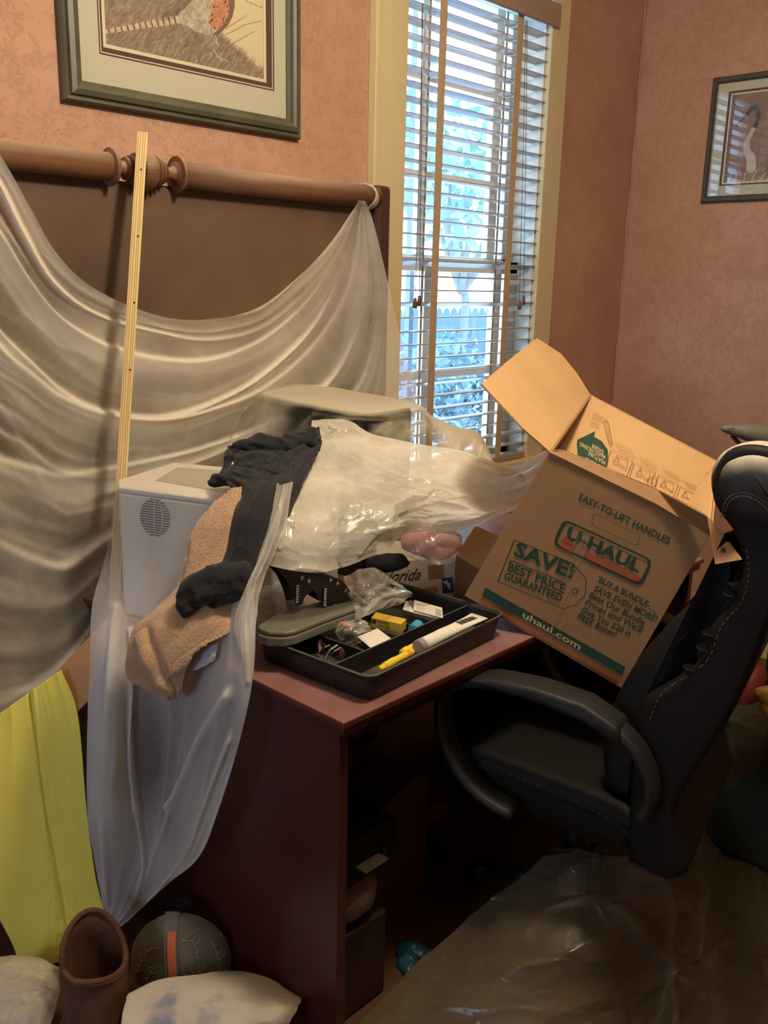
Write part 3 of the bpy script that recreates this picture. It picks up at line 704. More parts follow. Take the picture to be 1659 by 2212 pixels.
for i in range(15):
    yy = c0[1]-ry+ (i+.5)*2*ry/15; hw = rx*math.sqrt(max(0, 1-((yy-c0[1])/ry)**2))
    for k0, k1 in ((-1, -.12), (-.04, .45), (.53, 1)):
        q = [(c0[0]+hw*k0, yy+hw*k0*.13-1.5), (c0[0]+hw*k1, yy+hw*k1*.13-1.5), (c0[0]+hw*k1, yy+hw*k1*.13+1.2), (c0[0]+hw*k0, yy+hw*k0*.13+1.2)]
        fc.poly(mb, q)
mb.obj('vent_slots', M['vent'], prn)
mb = MB(); fc.line(mb, [(258, 1064), (470, 1092)], .0012); mb.obj('panel_seam', M['grey_plastic'], prn)

# ------------------------------------------------------------------ tower and carton under the film
tw = thing('computer_tower', 'dark grey computer tower standing under clouded plastic film', 'computer', (1.56, 1.65, .75))
MB().box((1.482, 1.458, .752), (1.648, 1.80, 1.16)).obj('case', M['black_case'], tw, bevel=.006)
MB().box((1.488, 1.452, .765), (1.642, 1.4575, 1.15)).obj('front_bezel', M['black_plastic'], tw, bevel=.002)
# ------------------------------------------------------------------ swag of film over the headboard
def PY(l): return [onY(x, y, Y) for x, y, Y in l]
def PT(l): return [at(x, y, t) for x, y, t in l]
rows_px = [
 [(-120, 210), (-10, 322), (60, 440), (120, 545), (205, 625), (340, 683), (450, 690), (560, 662), (650, 590), (715, 520), (758, 458), (776, 432)],
 [(-120, 330), (-10, 450), (60, 560), (125, 640), (215, 690), (340, 722), (450, 738), (560, 712), (655, 640), (722, 555), (764, 468), (778, 432)],
 [(-120, 500), (-10, 640), (60, 700), (130, 755), (220, 800), (340, 830), (450, 825), (560, 780), (665, 700), (735, 590), (770, 472), (780, 433)],
 [(-120, 680), (-10, 800), (60, 850), (130, 895), (220, 920), (340, 925), (450, 900), (570, 850), (685, 750), (757, 625), (777, 474), (782, 434)],
 [(-120, 880), (-10, 960), (60, 1005), (130, 1045), (220, 1040), (340, 1010), (450, 975), (590, 910), (715, 810), (785, 650), (784, 475), (784, 434)],
 [(-120, 1120), (-10, 1180), (65, 1210), (140, 1220), (230, 1160), (350, 1100), (480, 1040), (620, 960), (770, 840), (815, 660), (792, 477), (786, 434)],
 [(-120, 1400), (-10, 1440), (70, 1440), (145, 1400), (240, 1300), (350, 1200), (490, 1100), (640, 1010), (800, 890), (835, 690), (800, 480), (788, 434)],
 [(-120, 1700), (-10, 1660), (70, 1600), (150, 1520), (250, 1380), (360, 1280), (500, 1160), (650, 1060), (890, 905), (866, 740), (812, 500), (790, 436)]]
Ys = [1.835, 1.865, 1.855, 1.845, 1.83, 1.815, 1.80, 1.78]
rows = []
for r_, Y in zip(rows_px, Ys):
    row = []
    for i, (x, y) in enumerate(r_):
        yy = Y if i < 9 else (Y*(11-i)/3+1.86*(i-8)/3)
        row.append(onY(x, y, min(yy, 1.868) if i < 11 else 1.832))
    rows.append(row)
G = surf(rows, 300, 210)
def d_swag(u, v):
    f = .020*(ridge(v*6+.9*fbm(u*2.2, v*2, 3), u*1.6, 5, 2)-.45)
    f += .011*(ridge(v*15+fbm(u*4, v*3, 9), u*1.8, 15, 2)-.4)*(.5+1.0*vn(u*3, v*3, 77))
    lw = ss(.45, 0, u)*ss(.25, .6, v); f += lw*.012*(ridge(v*34+fbm(u*6, v*3, 2), u*1.0, 25, 2)-.4)
    for k, (v0, am, ph, hh) in enumerate(((.10, .05, 0, .020), (.20, .06, 3, .016), (.33, .07, 7, .022), (.45, .08, 11, .016), (.60, .09, 17, .024), (.74, .08, 21, .020), (.88, .06, 27, .016))):
        d = v-(v0+am*(vn(u*2.4+ph, u*0+k, 50+k)-.5)*2); f += hh*np.where(d > 0, np.exp(-(d/.035)**1.0), np.exp(-(d/.009)**2))*(.45+.9*vn(u*4+ph, u*0, 60+k))*ss(.9, .7, u)
    fan = ss(.62, .85, u); f = f*(1-fan)+fan*(.010*(ridge(v*9+fbm(u*3, v*2, 7)*.6, u*1.0, 35, 2)-.4))
    f += .010*facets(u*1.2, v, 4, 42)*ss(.45, .7, u)*ss(.98, .88, u)*ss(.3, .55, v)
    f *= ss(1.0, .90, u)
    return np.clip(f, -.014, .045)
sw = sheet('plastic_sheet', G, M['film_swag'], None, d_swag, extra=lambda u, v: .7*ss(.13, .05, v)*ss(.97, .9, u)+.35*ss(.5, .2, u)*ss(.3, .5, v)*(ridge(v*20+fbm(u*3, v*2, 9), u, 5, 2)-.2)-.5*ss(.8, .95, v)*ss(.45, .3, u))
tag(sw, 'milky plastic sheet swagged across the headboard from its top rail', 'plastic sheet')
# knot over the rail
mb = MB(); th = np.linspace(-.3, 2*math.pi-.9, 16)
c = np.array([1.900, 1.872, 1.680])
mb.tube([c+np.array([.010*math.sin(t*1.3), -math.cos(t-1.2)*.0325, math.sin(t-1.2)*.0325]) for t in th], [.008+.003*math.sin(t*3) for t in th], 10, flat=(1.9, .35))
k_ = mb.obj('knotted_corner', M['film_swag'], sw, smooth=True)

# ------------------------------------------------------------------ film over the tower
rows = [PT(r) for r in (
 [(540, 878, 2.36), (561, 842, 2.39), (667, 830, 2.48), (790, 848, 2.45), (895, 870, 2.36), (935, 900, 2.42), (985, 921, 2.45), (1035, 936, 2.45), (1062, 988, 2.4)],
 [(525, 890, 2.30), (557, 853, 2.345), (650, 869, 2.19), (786, 890, 2.055), (899, 880, 2.17), (940, 918, 2.27), (985, 930, 2.32), (1032, 948, 2.36), (1063, 994, 2.36)],
 [(505, 920, 2.27), (530, 912, 2.30), (645, 905, 2.17), (790, 915, 2.04), (912, 915, 2.15), (950, 955, 2.25), (990, 965, 2.28), (1038, 970, 2.32), (1066, 1002, 2.32)],
 [(488, 970, 2.24), (512, 975, 2.27), (642, 975, 2.15), (800, 960, 2.03), (925, 960, 2.12), (960, 985, 2.22), (995, 1000, 2.26), (1042, 1005, 2.3), (1069, 1015, 2.3)],
 [(482, 1030, 2.2), (505, 1040, 2.2), (640, 1050, 2.1), (810, 1040, 2.0), (935, 1030, 2.08), (970, 1040, 2.18), (1000, 1050, 2.2), (1045, 1060, 2.25), (1072, 1060, 2.25)])]
G = surf(rows, 220, 120)
def d_tow(u, v):
    f = .009*(ridge(u*11+v*2.0+.6*fbm(u*3, v*3, 4), v*1.1, 12, 3)-.4)*ss(.18, .4, v)
    return f+.004*(ridge(u*6, v*9, 8, 2)-.4)*ss(.5, 0, v)+.0025*facets(u, v, 9, 40)
o = sheet('plastic_sheet', G, M['film_tower'], None, d_tow, extra=lambda u, v: 1.0*ss(.30, .22, v)-.3*ss(.26, .34, v)*ss(.62, .5, u)+1.1*ss(.55, .7, u))
tag(o, 'cloudy plastic sheet draped over the dark computer tower by the window', 'plastic sheet')
bx = tag(MB().slab([(1.80, 1.50, .752), (1.98, 1.50, .752), (1.98, 1.78, .752), (1.80, 1.78, .752)], (0, 0, .10)).obj('carton', M['card'], None), 'low carton hidden under the film by the window', 'box') if False else None

# ------------------------------------------------------------------ crumpled film mound
rows = [PT(r) for r in (
 [(674, 908, 1.95), (715, 906, 1.98), (758, 911, 2.0), (800, 938, 2.01), (850, 950, 2.0), (920, 962, 2.0), (1000, 974, 2.02), (1070, 998, 2.03), (1120, 1002, 2.02), (1182, 968, 1.99)],
 [(660, 960, 1.89), (705, 950, 1.93), (755, 950, 1.95), (805, 965, 1.95), (865, 975, 1.95), (930, 980, 1.96), (1005, 992, 1.98), (1072, 1012, 1.98), (1120, 1018, 1.98), (1176, 985, 1.96)],
 [(628, 1025, 1.79), (690, 1015, 1.82), (750, 1018, 1.84), (812, 1025, 1.85), (875, 1035, 1.85), (935, 1030, 1.88), (1005, 1040, 1.90), (1066, 1052, 1.92), (1112, 1050, 1.92), (1160, 1020, 1.92)],
 [(598, 1075, 1.70), (656, 1085, 1.72), (728, 1088, 1.74), (798, 1090, 1.76), (866, 1088, 1.78), (925, 1085, 1.82), (995, 1088, 1.86), (1055, 1092, 1.88), (1100, 1085, 1.89), (1140, 1055, 1.90)],
 [(590, 1150, 1.66), (646, 1165, 1.66), (715, 1170, 1.68), (785, 1155, 1.72), (845, 1135, 1.75), (900, 1122, 1.80), (975, 1125, 1.84), (1035, 1118, 1.86), (1080, 1105, 1.88), (1118, 1085, 1.88)],
 [(583, 1222, 1.645), (640, 1234, 1.65), (700, 1236, 1.67), (762, 1220, 1.71), (812, 1198, 1.75), (855, 1168, 1.79), (905, 1148, 1.83), (965, 1150, 1.86), (1020, 1140, 1.87), (1070, 1125, 1.88)])]
G = surf(rows, 260, 170)
def d_mound(u, v):
    # two dents, a rosette of gathered folds and sharp creases
    f = .015*facets(u*1.5, v, 21, 60)+.007*facets(u*1.5, v, 5, 170)
    f += .010*(ridge(u*5+2*v, v*6-u*2, 31, 3)-.45)
    r = np.hypot((u-.45)*1.6, v-.42); a = np.arctan2(v-.42, (u-.45)*1.6)
    f += .005*(ridge(a*2.2+3, r*5, 12, 2)-.4)*bump_line(r-.12, .12)
    f *= .35+.65*ss(0, .06, v)
    sm = bump_line(np.hypot((u-.22)*1.3, v-.8), .22); f = f*(1-.7*sm)-.012*sm
    return f
mo = thing('plastic_sheet', 'crumpled milky plastic sheet heaped on the desk between dark shirt and moving box', 'plastic sheet', at(850, 1200, 1.8))
sheet('film', G, M['film_mound'], mo, d_mound, extra=lambda u, v: .8*ss(.5, .75, u)+.5*bump_line(np.hypot((u-.2)*1.2, v-.75), .2)-.3*ss(.2, .1, v)*ss(.3, .2, u))
rows = [PT(r) for r in (
 [(597, 1042, 1.665), (606, 1046, 1.655), (618, 1044, 1.655), (634, 1040, 1.68)],
 [(590, 1085, 1.65), (600, 1090, 1.64), (612, 1090, 1.64), (626, 1085, 1.66)],
 [(573, 1135, 1.64), (586, 1140, 1.62), (600, 1140, 1.62), (616, 1135, 1.64)],
 [(552, 1200, 1.62), (564, 1205, 1.60), (577, 1205, 1.60), (592, 1195, 1.62)],
 [(538, 1250, 1.61), (545, 1252, 1.59), (556, 1252, 1.59), (570, 1245, 1.61)],
 [(520, 1290, 1.60), (532, 1295, 1.58), (545, 1295, 1.58), (556, 1290, 1.60)],
 [(505, 1340, 1.60), (518, 1342, 1.57), (534, 1342, 1.57), (552, 1338, 1.59)],
 [(512, 1400, 1.58), (524, 1402, 1.555), (538, 1402, 1.555), (551, 1398, 1.57)],
 [(528, 1470, 1.575), (534, 1472, 1.56), (540, 1472, 1.56), (546, 1470, 1.57)])]
G = surf(rows, 50, 150)
sheet('twisted_strip', G, M['film_mound'], mo, lambda u, v: .007*(ridge(u*6+v*1.5, v*3, 3, 2)-.4)+.003*facets(u*.5, v, 3, 40))

# ------------------------------------------------------------------ film hanging down over the desk corner
rows = [PT(r) for r in (
 [(252, 1050, 1.80), (310, 1055, 1.78), (360, 1062, 1.76), (410, 1070, 1.74), (460, 1078, 1.72), (490, 1082, 1.71), (505, 1085, 1.71), (520, 1090, 1.71)],
 [(228, 1200, 1.78), (290, 1205, 1.775), (350, 1210, 1.76), (410, 1215, 1.74), (460, 1220, 1.72), (490, 1225, 1.71), (510, 1235, 1.70), (530, 1240, 1.68)],
 [(199, 1310, 1.76), (260, 1315, 1.765), (320, 1320, 1.75), (380, 1325, 1.735), (430, 1330, 1.72), (470, 1330, 1.68), (510, 1310, 1.61), (550, 1290, 1.585)],
 [(196, 1450, 1.75), (250, 1450, 1.72), (290, 1450, 1.74), (340, 1460, 1.72), (400, 1470, 1.68), (450, 1460, 1.63), (500, 1450, 1.565), (548, 1450, 1.56)],
 [(190, 1600, 1.76), (245, 1600, 1.73), (282, 1600, 1.76), (335, 1620, 1.74), (385, 1610, 1.68), (430, 1600, 1.63), (475, 1600, 1.59), (518, 1600, 1.585)],
 [(190, 1750, 1.79), (240, 1750, 1.76), (290, 1750, 1.78), (335, 1760, 1.77), (375, 1760, 1.73), (410, 1760, 1.69), (440, 1755, 1.66), (472, 1750, 1.65)],
 [(203, 1850, 1.83), (245, 1850, 1.80), (290, 1855, 1.81), (330, 1860, 1.80), (360, 1860, 1.77), (385, 1858, 1.75), (410, 1855, 1.73), (430, 1850, 1.72)],
 [(219, 1935, 1.865), (245, 1940, 1.85), (270, 1945, 1.85), (292, 1948, 1.84), (312, 1942, 1.83), (330, 1934, 1.82), (346, 1922, 1.81), (360, 1912, 1.81)],
 [(230, 2004, 1.885), (234, 2008, 1.88), (238, 2010, 1.88), (242, 2011, 1.88), (248, 2009, 1.88), (256, 2004, 1.875), (266, 1998, 1.87), (276, 1990, 1.87)])]
G = surf(rows, 200, 300)
def d_hang(u, v):
    f = .008*(ridge(u*4.5+1.2*fbm(u*1.5, v*2, 2)+.8*v, v*1.1, 41, 3)-.4)*ss(.12, .35, v)
    def crease(a, b, w, h):                       # folds drawn in sheet space
        d, _ = seg_d(u, v*1.6, (a[0], a[1]*1.6), (b[0], b[1]*1.6)); return h*bump_line(d, w)
    f += crease((.22, .30), (.30, .62), .018, .014)+crease((.30, .62), (.42, .86), .015, .010)
    f += crease((.86, .42), (.55, .60), .02, .014)+crease((.55, .60), (.44, .74), .014, .010)+crease((.12, .25), (.08, .9), .02, .008)+crease((.92, .5), (.7, .88), .02, .009)
    f -= .012*bump_line(np.hypot((u-.42)*1.0, (v-.52)*1.5), .16)
    f += .0018*facets(u, v*1.4, 6, 60, 1.4)
    return f
o = sheet('plastic_sheet', G, M['film_hang'], None, d_hang, extra=lambda u, v: -.75*ss(.22, .08, v)+.35*ss(.25, .4, v)-.25*bump_line(np.hypot(u-.45, (v-.5)*1.3), .2)+.5*bump_line(u-.09, .07)*ss(.2, .35, v)*ss(.75, .6, v)+.5*bump_line(u-.98, .05))
tag(o, 'translucent plastic sheet hanging in a long pointed fold down the side of the desk', 'plastic sheet')

# ------------------------------------------------------------------ towel
rows = [PT(r) for r in (
 [(462, 1092, 1.700), (490, 1066, 1.695), (520, 1056, 1.70), (570, 1060, 1.71)],
 [(425, 1140, 1.680), (460, 1125, 1.668), (510, 1120, 1.67), (560, 1130, 1.68)],
 [(405, 1205, 1.675), (435, 1205, 1.655), (490, 1215, 1.655), (540, 1230, 1.66)],
 [(383, 1275, 1.665), (415, 1285, 1.64), (470, 1300, 1.63), (530, 1305, 1.64)],
 [(335, 1320, 1.655), (380, 1335, 1.62), (445, 1345, 1.605), (515, 1350, 1.61)],
 [(293, 1360, 1.650), (350, 1378, 1.615), (415, 1390, 1.60), (470, 1380, 1.60)],
 [(278, 1415, 1.650), (325, 1428, 1.62), (375, 1432, 1.605), (428, 1405, 1.60)],
 [(278, 1462, 1.655), (322, 1475, 1.64), (360, 1470, 1.62), (405, 1440, 1.61)],
 [(310, 1478, 1.655), (345, 1495, 1.645), (372, 1508, 1.64), (388, 1500, 1.635)])]
G = surf(rows, 110, 190)
def d_tw(u, v):
    f = .010*(ridge(u*3.2+.5*v, v*3.2, 52, 3)-.4)
    d, _ = seg_d(u, v, (.12, .66), (.75, .95)); f += .007*bump_line(d, .035)-.005*bump_line(d-.06, .03)
    return f
o = sheet('towel', G, M['towel'], None, d_tw, thick=.006)
tag(o, 'tan terry towel draped over the desk corner under the dark shirt', 'towel')
rows = [PT(r) for r in ([(408, 1405, 1.63), (440, 1395, 1.625), (475, 1380, 1.62)], [(402, 1425, 1.63), (435, 1420, 1.62), (470, 1400, 1.61)], [(402, 1450, 1.64), (432, 1445, 1.62), (465, 1425, 1.61)])]
o = sheet('rag', surf(rows, 40, 30), M['lilac'], None, lambda u, v: .005*(ridge(u*4, v*3, 2, 2)-.4), thick=.003)
tag(o, 'pale lilac rag peeping out below the tan towel', 'rag')

# ------------------------------------------------------------------ soft lumps
def lump(name, paths, mat, voxel=.005, parent=None, disp=None, flat=None, smoothit=3):
    mb = MB()
    for p in paths:
        P = np.array([at(q[0], q[1], q[2]) if not isinstance(q[0], tuple) else np.array(q[0]) for q in p]); R_ = np.array([q[3] if not isinstance(q[0], tuple) else q[1] for q in p])
        n = len(p)*5; P = catmull(P, n); R_ = catmull(R_, n)
        Pa = [P[0]-(P[1]-P[0])/np.linalg.norm(P[1]-P[0])*R_[0]*.6]+list(P)+[P[-1]+(P[-1]-P[-2])/np.linalg.norm(P[-1]-P[-2])*R_[-1]*.6]
        mb.tube(Pa, [R_[0]*.45]+list(R_)+[R_[-1]*.45], 14, flat=flat)
    o = mb.obj('tmp', None)
    m = o.modifiers.new('r', 'REMESH'); m.mode = 'VOXEL'; m.voxel_size = voxel
    m = o.modifiers.new('s', 'SMOOTH'); m.iterations = smoothit; m.factor = .6
    dg = bpy.context.evaluated_depsgraph_get(); me = bpy.data.meshes.new_from_object(o.evaluated_get(dg)); loc = o.location.copy()
    bpy.data.objects.remove(o)
    n = len(me.vertices); co = np.empty(n*3); me.vertices.foreach_get('co', co); co = co.reshape(-1, 3)+np.array(loc)
    no = np.empty(n*3); me.vertices.foreach_get('normal', no); no = no.reshape(-1, 3)
    if disp is not None: co = co+no*disp(co)[:, None]
    F = [tuple(p.vertices) for p in me.polygons]; bpy.data.meshes.remove(me)
    return raw(name, co, F, mat, parent, True)
def wrinkle(amp, sx=14, sy=30, dirv=(.6, .2, .8), seed=0):
    d = np.array(dirv)/np.linalg.norm(dirv); e = np.cross(d, CF); e /= np.linalg.norm(e)
    return lambda c: amp*(ridge((c@e)*sy+.7*fbm((c@d)*8, (c@e)*8, seed), (c@d)*sx, seed, 3)-.42)
sh = thing('shirt', 'charcoal shirt flung across the white machine and the tan towel', 'shirt', at(560, 1180, 1.66))
rows = [PT(r) for r in (
 [(492, 962, 1.805), (548, 952, 1.81), (604, 955, 1.83), (650, 936, 1.86), (690, 925, 1.88)],
 [(486, 996, 1.785), (545, 985, 1.78), (606, 985, 1.79), (655, 968, 1.82), (694, 960, 1.84)],
 [(478, 1030, 1.755), (530, 1025, 1.74), (590, 1020, 1.74), (640, 1005, 1.77), (676, 998, 1.80)],
 [(508, 1068, 1.705), (545, 1060, 1.68), (590, 1058, 1.675), (628, 1048, 1.70), (655, 1040, 1.73)],
 [(498, 1120, 1.68), (530, 1115, 1.645), (570, 1115, 1.635), (605, 1110, 1.66), (628, 1105, 1.69)],
 [(492, 1180, 1.665), (520, 1178, 1.63), (555, 1180, 1.62), (585, 1175, 1.64), (604, 1170, 1.67)],
 [(478, 1225, 1.65), (508, 1228, 1.62), (538, 1232, 1.61), (565, 1228, 1.625), (580, 1222, 1.65)],
 [(452, 1272, 1.635), (482, 1280, 1.605), (512, 1278, 1.60), (535, 1268, 1.615), (552, 1258, 1.635)],
 [(436, 1306, 1.63), (462, 1312, 1.615), (492, 1302, 1.605), (515, 1290, 1.61), (530, 1280, 1.625)])]
G = surf(rows, 170, 230)
def d_sh(u, v):
    top = ss(.5, .25, v)
    f = .016*(ridge(u*3+v*5, v*6-u*4, 91, 3)-.4)*top+.010*(ridge(u*3.2+.6*v, v*1.6, 17, 3)-.4)*(1-top)
    return f+.004*(ridge(u*8+v*3, v*7, 44, 2)-.4)
sheet('fabric', G, M['shirt'], sh, d_sh, thick=.004)
lump('upper_sleeve', [
 [(680, 945, 1.845, .020), (640, 950, 1.83, .020), (590, 966, 1.81, .022), (545, 962, 1.80, .020), (506, 970, 1.80, .016)],
 [(600, 1030, 1.745, .022), (560, 1034, 1.745, .020), (510, 1038, 1.745, .016), (455, 1043, 1.745, .012)],
 [(600, 1005, 1.77, .02), (560, 1016, 1.765, .018), (510, 1022, 1.765, .014)]],
 M['shirt'], .0045, sh, wrinkle(.022, 22, 46, (.9, .1, -.3), 7))
lump('sleeve_end', [[(530, 1240, 1.61, .022), (480, 1248, 1.61, .024), (440, 1256, 1.61, .022), (412, 1272, 1.605, .020), (400, 1296, 1.605, .018), (400, 1318, 1.605, .017)], [(520, 1262, 1.61, .020), (460, 1275, 1.605, .020), (424, 1290, 1.605, .017)]], M['shirt'], .004, sh, wrinkle(.011, 20, 40, (.8, 0, .5), 3))
cb = MB().slab([at(500, 1003, 1.765), at(508, 984, 1.79), at(566, 985, 1.80), at(572, 1000, 1.775)], (0, 0, -.012)).obj('small_carton', M['paper'], None)
tag(cb, 'small cream carton tucked between the folds of the charcoal shirt', 'box')
q_ = [at(500, 1003, 1.765), at(508, 984, 1.79), at(566, 985, 1.80)]; nn = np.cross(q_[1]-q_[0], q_[2]-q_[1])
f2 = Face(q_[0], nn, .0012); mb = MB(); f2.text(mb, 'PAPER CLIPS', (518, 991), (556, 992), (1, -5), .01) if False else f2.line(mb, [(520, 990), (553, 991)], .0012); mb.obj('faint_print', M['ink_dark'], cb)

# pink bundle, black bag, milky bag behind the punch
o = lump('bundle', [[(880, 1170, 1.92, .020), (915, 1175, 1.92, .030), (955, 1178, 1.93, .032), (985, 1165, 1.94, .022)], [(900, 1150, 1.93, .018), (950, 1150, 1.94, .022)]], M['pink'], .005, None, wrinkle(.007, 14, 25, (1, 0, .2), 11))
tag(o, 'pink cloth bundle on the white fruit carton, under the crumpled plastic', 'cloth')
o = lump('black_bag', [[(800, 1218, 1.96, .018), (835, 1216, 1.96, .022), (872, 1210, 1.96, .016)], [(850, 1228, 1.95, .010), (880, 1215, 1.95, .008)]], M['navy'], .005, None, wrinkle(.005, 20, 40, (1, 0, .1), 4))
tag(o, 'small black cloth bag beside the white fruit carton', 'bag')
rows = [PT(r) for r in ([(850, 1165, 1.86), (900, 1120, 1.86), (960, 1125, 1.87), (1030, 1130, 1.9)], [(868, 1195, 1.85), (905, 1180, 1.83), (960, 1180, 1.84), (1000, 1190, 1.87)], [(900, 1212, 1.86), (920, 1215, 1.84), (955, 1218, 1.85), (985, 1212, 1.87)])]
o = sheet('plastic_bag', surf(rows, 80, 60), M['film_clear'], None, lambda u, v: .006*facets(u*1.5, v, 3, 30))
tag(o, 'clear plastic bag wrapped round the pink cloth bundle', 'bag')
rows = [PT(r) for r in ([(556, 1235, 1.80), (590, 1232, 1.80), (625, 1250, 1.82), (650, 1270, 1.84)], [(548, 1280, 1.78), (590, 1275, 1.77), (630, 1285, 1.79), (660, 1300, 1.82)], [(550, 1335, 1.77), (590, 1325, 1.77), (630, 1318, 1.79), (665, 1310, 1.81)])]
o = sheet('plastic_bag', surf(rows, 70, 60), M['film_hang'], None, lambda u, v: .007*facets(u, v, 13, 30))
tag(o, 'milky plastic bag bulging behind the black hole punch', 'bag')
o = lump('cloth_roll', [[(565, 1290, 1.85, .02), (600, 1285, 1.85, .026), (640, 1295, 1.86, .022)]], solid('slate_cloth', (96, 96, 124), .8), .006, None, wrinkle(.005, 14, 30, (1, 0, 0), 8))
tag(o, 'slate blue cloth inside the milky bag behind the hole punch', 'cloth')

# ------------------------------------------------------------------ desk tray
TN = np.array([1.022, .979]); ex = np.array([.998, .066]); ey = np.array([-.070, .9975])
def TP(a, b, z): q = TN+ex*a+ey*b; return np.array([q[0], q[1], z])
TW, TD, T0, T1 = .428, .292, .752, .802
tray = thing('desk_tray', 'black compartment tray full of small office things on the desk corner', 'tray', TP(TW/2, TD/2, T0))
def wall(mb, p, q, n, z0, z1, th, draft=0.):
    """upright strip from p to q (a,b) with inward normal n"""
    (a0, b0), (a1, b1) = p, q; nx, ny = n
    V = [TP(a0+nx*draft, b0+ny*draft, z0), TP(a1+nx*draft, b1+ny*draft, z0), TP(a1, b1, z1), TP(a0, b0, z1)]
    mb.slab(V, TP(nx*th, ny*th, 0)-TP(0, 0, 0))
mb = MB(); c_ = .022
ring_ = []
for (cx, cy, a0) in ((c_, c_, 180), (TW-c_, c_, 270), (TW-c_, TD-c_, 0), (c_, TD-c_, 90)):
    for k in range(6): t = math.radians(a0+18*k); ring_.append((cx+c_*math.cos(t), cy+c_*math.sin(t)))
n = len(ring_); V = []; cen = (TW/2, TD/2)
def inset(p, d): return (p[0]+(1 if p[0] < cen[0] else -1)*d, p[1]+(1 if p[1] < cen[1] else -1)*d)
prof = [(.010, T0), (.004, T1-.010), (-.002, T1-.004), (-.003, T1), (.003, T1), (.006, T1-.006), (.013, T0+.006)]
for d_, z_ in prof:
    for p in ring_: a, b = inset(p, d_); V.append(TP(a, b, z_))
F = [(j*n+i, j*n+(i+1) % n, (j+1)*n+(i+1) % n, (j+1)*n+i) for j in range(len(prof)-1) for i in range(n)]
F += [tuple(range(n))[::-1], tuple((len(prof)-1)*n+i for i in range(n))]
mb.add(V, F).obj('shell', M['black_plastic'], tray)
B1 = .088
mb = MB(); wall(mb, (.006, B1), (TW-.006, B1), (0, 1), T0+.004, T1-.004, .004); mb.obj('divider', M['black_plastic'], tray, bevel=.001)
mb = MB(); wall(mb, (.098, B1+.004), (.098, TD-.006), (1, 0), T0+.004, T1-.010, .004); mb.obj('divider', M['black_plastic'], tray, bevel=.001)
mb = MB(); wall(mb, (.285, B1+.004), (.285, TD-.006), (1, 0), T0+.004, T1-.022, .004); mb.obj('divider', M['black_plastic'], tray, bevel=.001)

def cyl(name, A, B, prof, mat, parent=None, seg=18):
    A, B = np.array(A), np.array(B); L = np.linalg.norm(B-A); return lathe((A, B-A), [(a*L, r) for a, r in prof], seg).obj(name, mat, parent, smooth=False)
# white tube
A = onZ(912, 1394, .800); B = onZ(1036, 1330, .812)
tb = thing('cream_tube', 'white tube with a flat crimped end lying in the front tray compartment', 'tube', A)
mb = MB(); D = B-A; L = np.linalg.norm(D); D /= L; S_ = np.cross(D, [0, 0, 1]); S_ /= np.linalg.norm(S_); Uu = np.cross(S_, D); V = []; m = 24; st_ = 12
for i in range(st_):
    t = i/(st_-1); r0 = .0135; wx = r0+.007*t**2; wz = r0*(1-t**1.5*.95)
    for k in range(m): a = 2*math.pi*k/m; V.append(A+D*L*t+S_*wx*math.cos(a)+Uu*wz*math.sin(a))
F = [(i*m+k, i*m+(k+1) % m, (i+1)*m+(k+1) % m, (i+1)*m+k) for i in range(st_-1) for k in range(m)]+[tuple(range(m))[::-1], tuple((st_-1)*m+k for k in range(m))]
mb.add(V, F).obj('tube_body', M['paper'], tb, smooth=True)
M['lilac_cap'] = solid('grey_lilac_cap', (150, 134, 132), .5)
cyl('cap', A-D*.012, A+D*.0005, [(0, .0125), (.1, .0142), (1, .0142)], M['lilac_cap'], tb, 24)
mb = MB()
for k in range(12):
    t = .62+.025*k; p = A+D*L*t+Uu*(.0135*(1-t**1.5*.95)+.0004); w_ = (.0008 if k % 3 else .0018)
    mb.slab([p-S_*.006-D*w_, p+S_*.009-D*w_, p+S_*.009+D*w_, p-S_*.006+D*w_], Uu*.0004)
mb.obj('barcode', M['ink_dark'], tb)
# markers
def pen(label, a, b, z0, z1, r, mb_, mc, capfrac=.42, text=None):
    A, B = onZ(*a, z0), onZ(*b, z1); t = thing('marker', label, 'marker', A, 'markers in the front tray compartment')
    cyl('barrel', A+(B-A)*capfrac, B, [(0, r*.93), (.9, r), (1, r*.9)], mb_, t); cyl('cap', A, A+(B-A)*capfrac, [(0, r*.55), (.12, r*.8), (.14, r*1.0), (1, r*1.08)], mc, t)
    return t, A, B
t, A, B = pen('yellow highlighter lying beside the white tube in the tray', (868, 1412), (962, 1362), .789, .795, .0085, M['yellow_pl'], M['yellow_pl'], .12)
f3 = Face((A+B)/2+np.array([0, 0, .0088]), (-.2, -.3, 1)); mb = MB(); f3.text(mb, 'Sharpie', (887, 1408), (917, 1391), (-3, -9), shear=.3); mb.obj('lettering', M['ink_dark'], t)
pen('orange marker lying along the front wall of the tray', (826, 1447), (884, 1411), .784, .788, .0078, M['orange_pl'], M['orange_pl'], .5)
t = thing('marker', 'yellow marker cap end poking up in the front tray corner', 'marker', onZ(822, 1446, .78), 'markers in the front tray compartment')
cyl('cap', onZ(820, 1446, .792), onZ(852, 1428, .79), [(0, .004), (.1, .0055), (.3, .0055), (.32, .0075), (1, .0080)], M['yellow_pl'], t)
cyl('barrel', onZ(852, 1428, .79), onZ(905, 1400, .786), [(0, .007), (1, .007)], M['yellow_pl'], t)
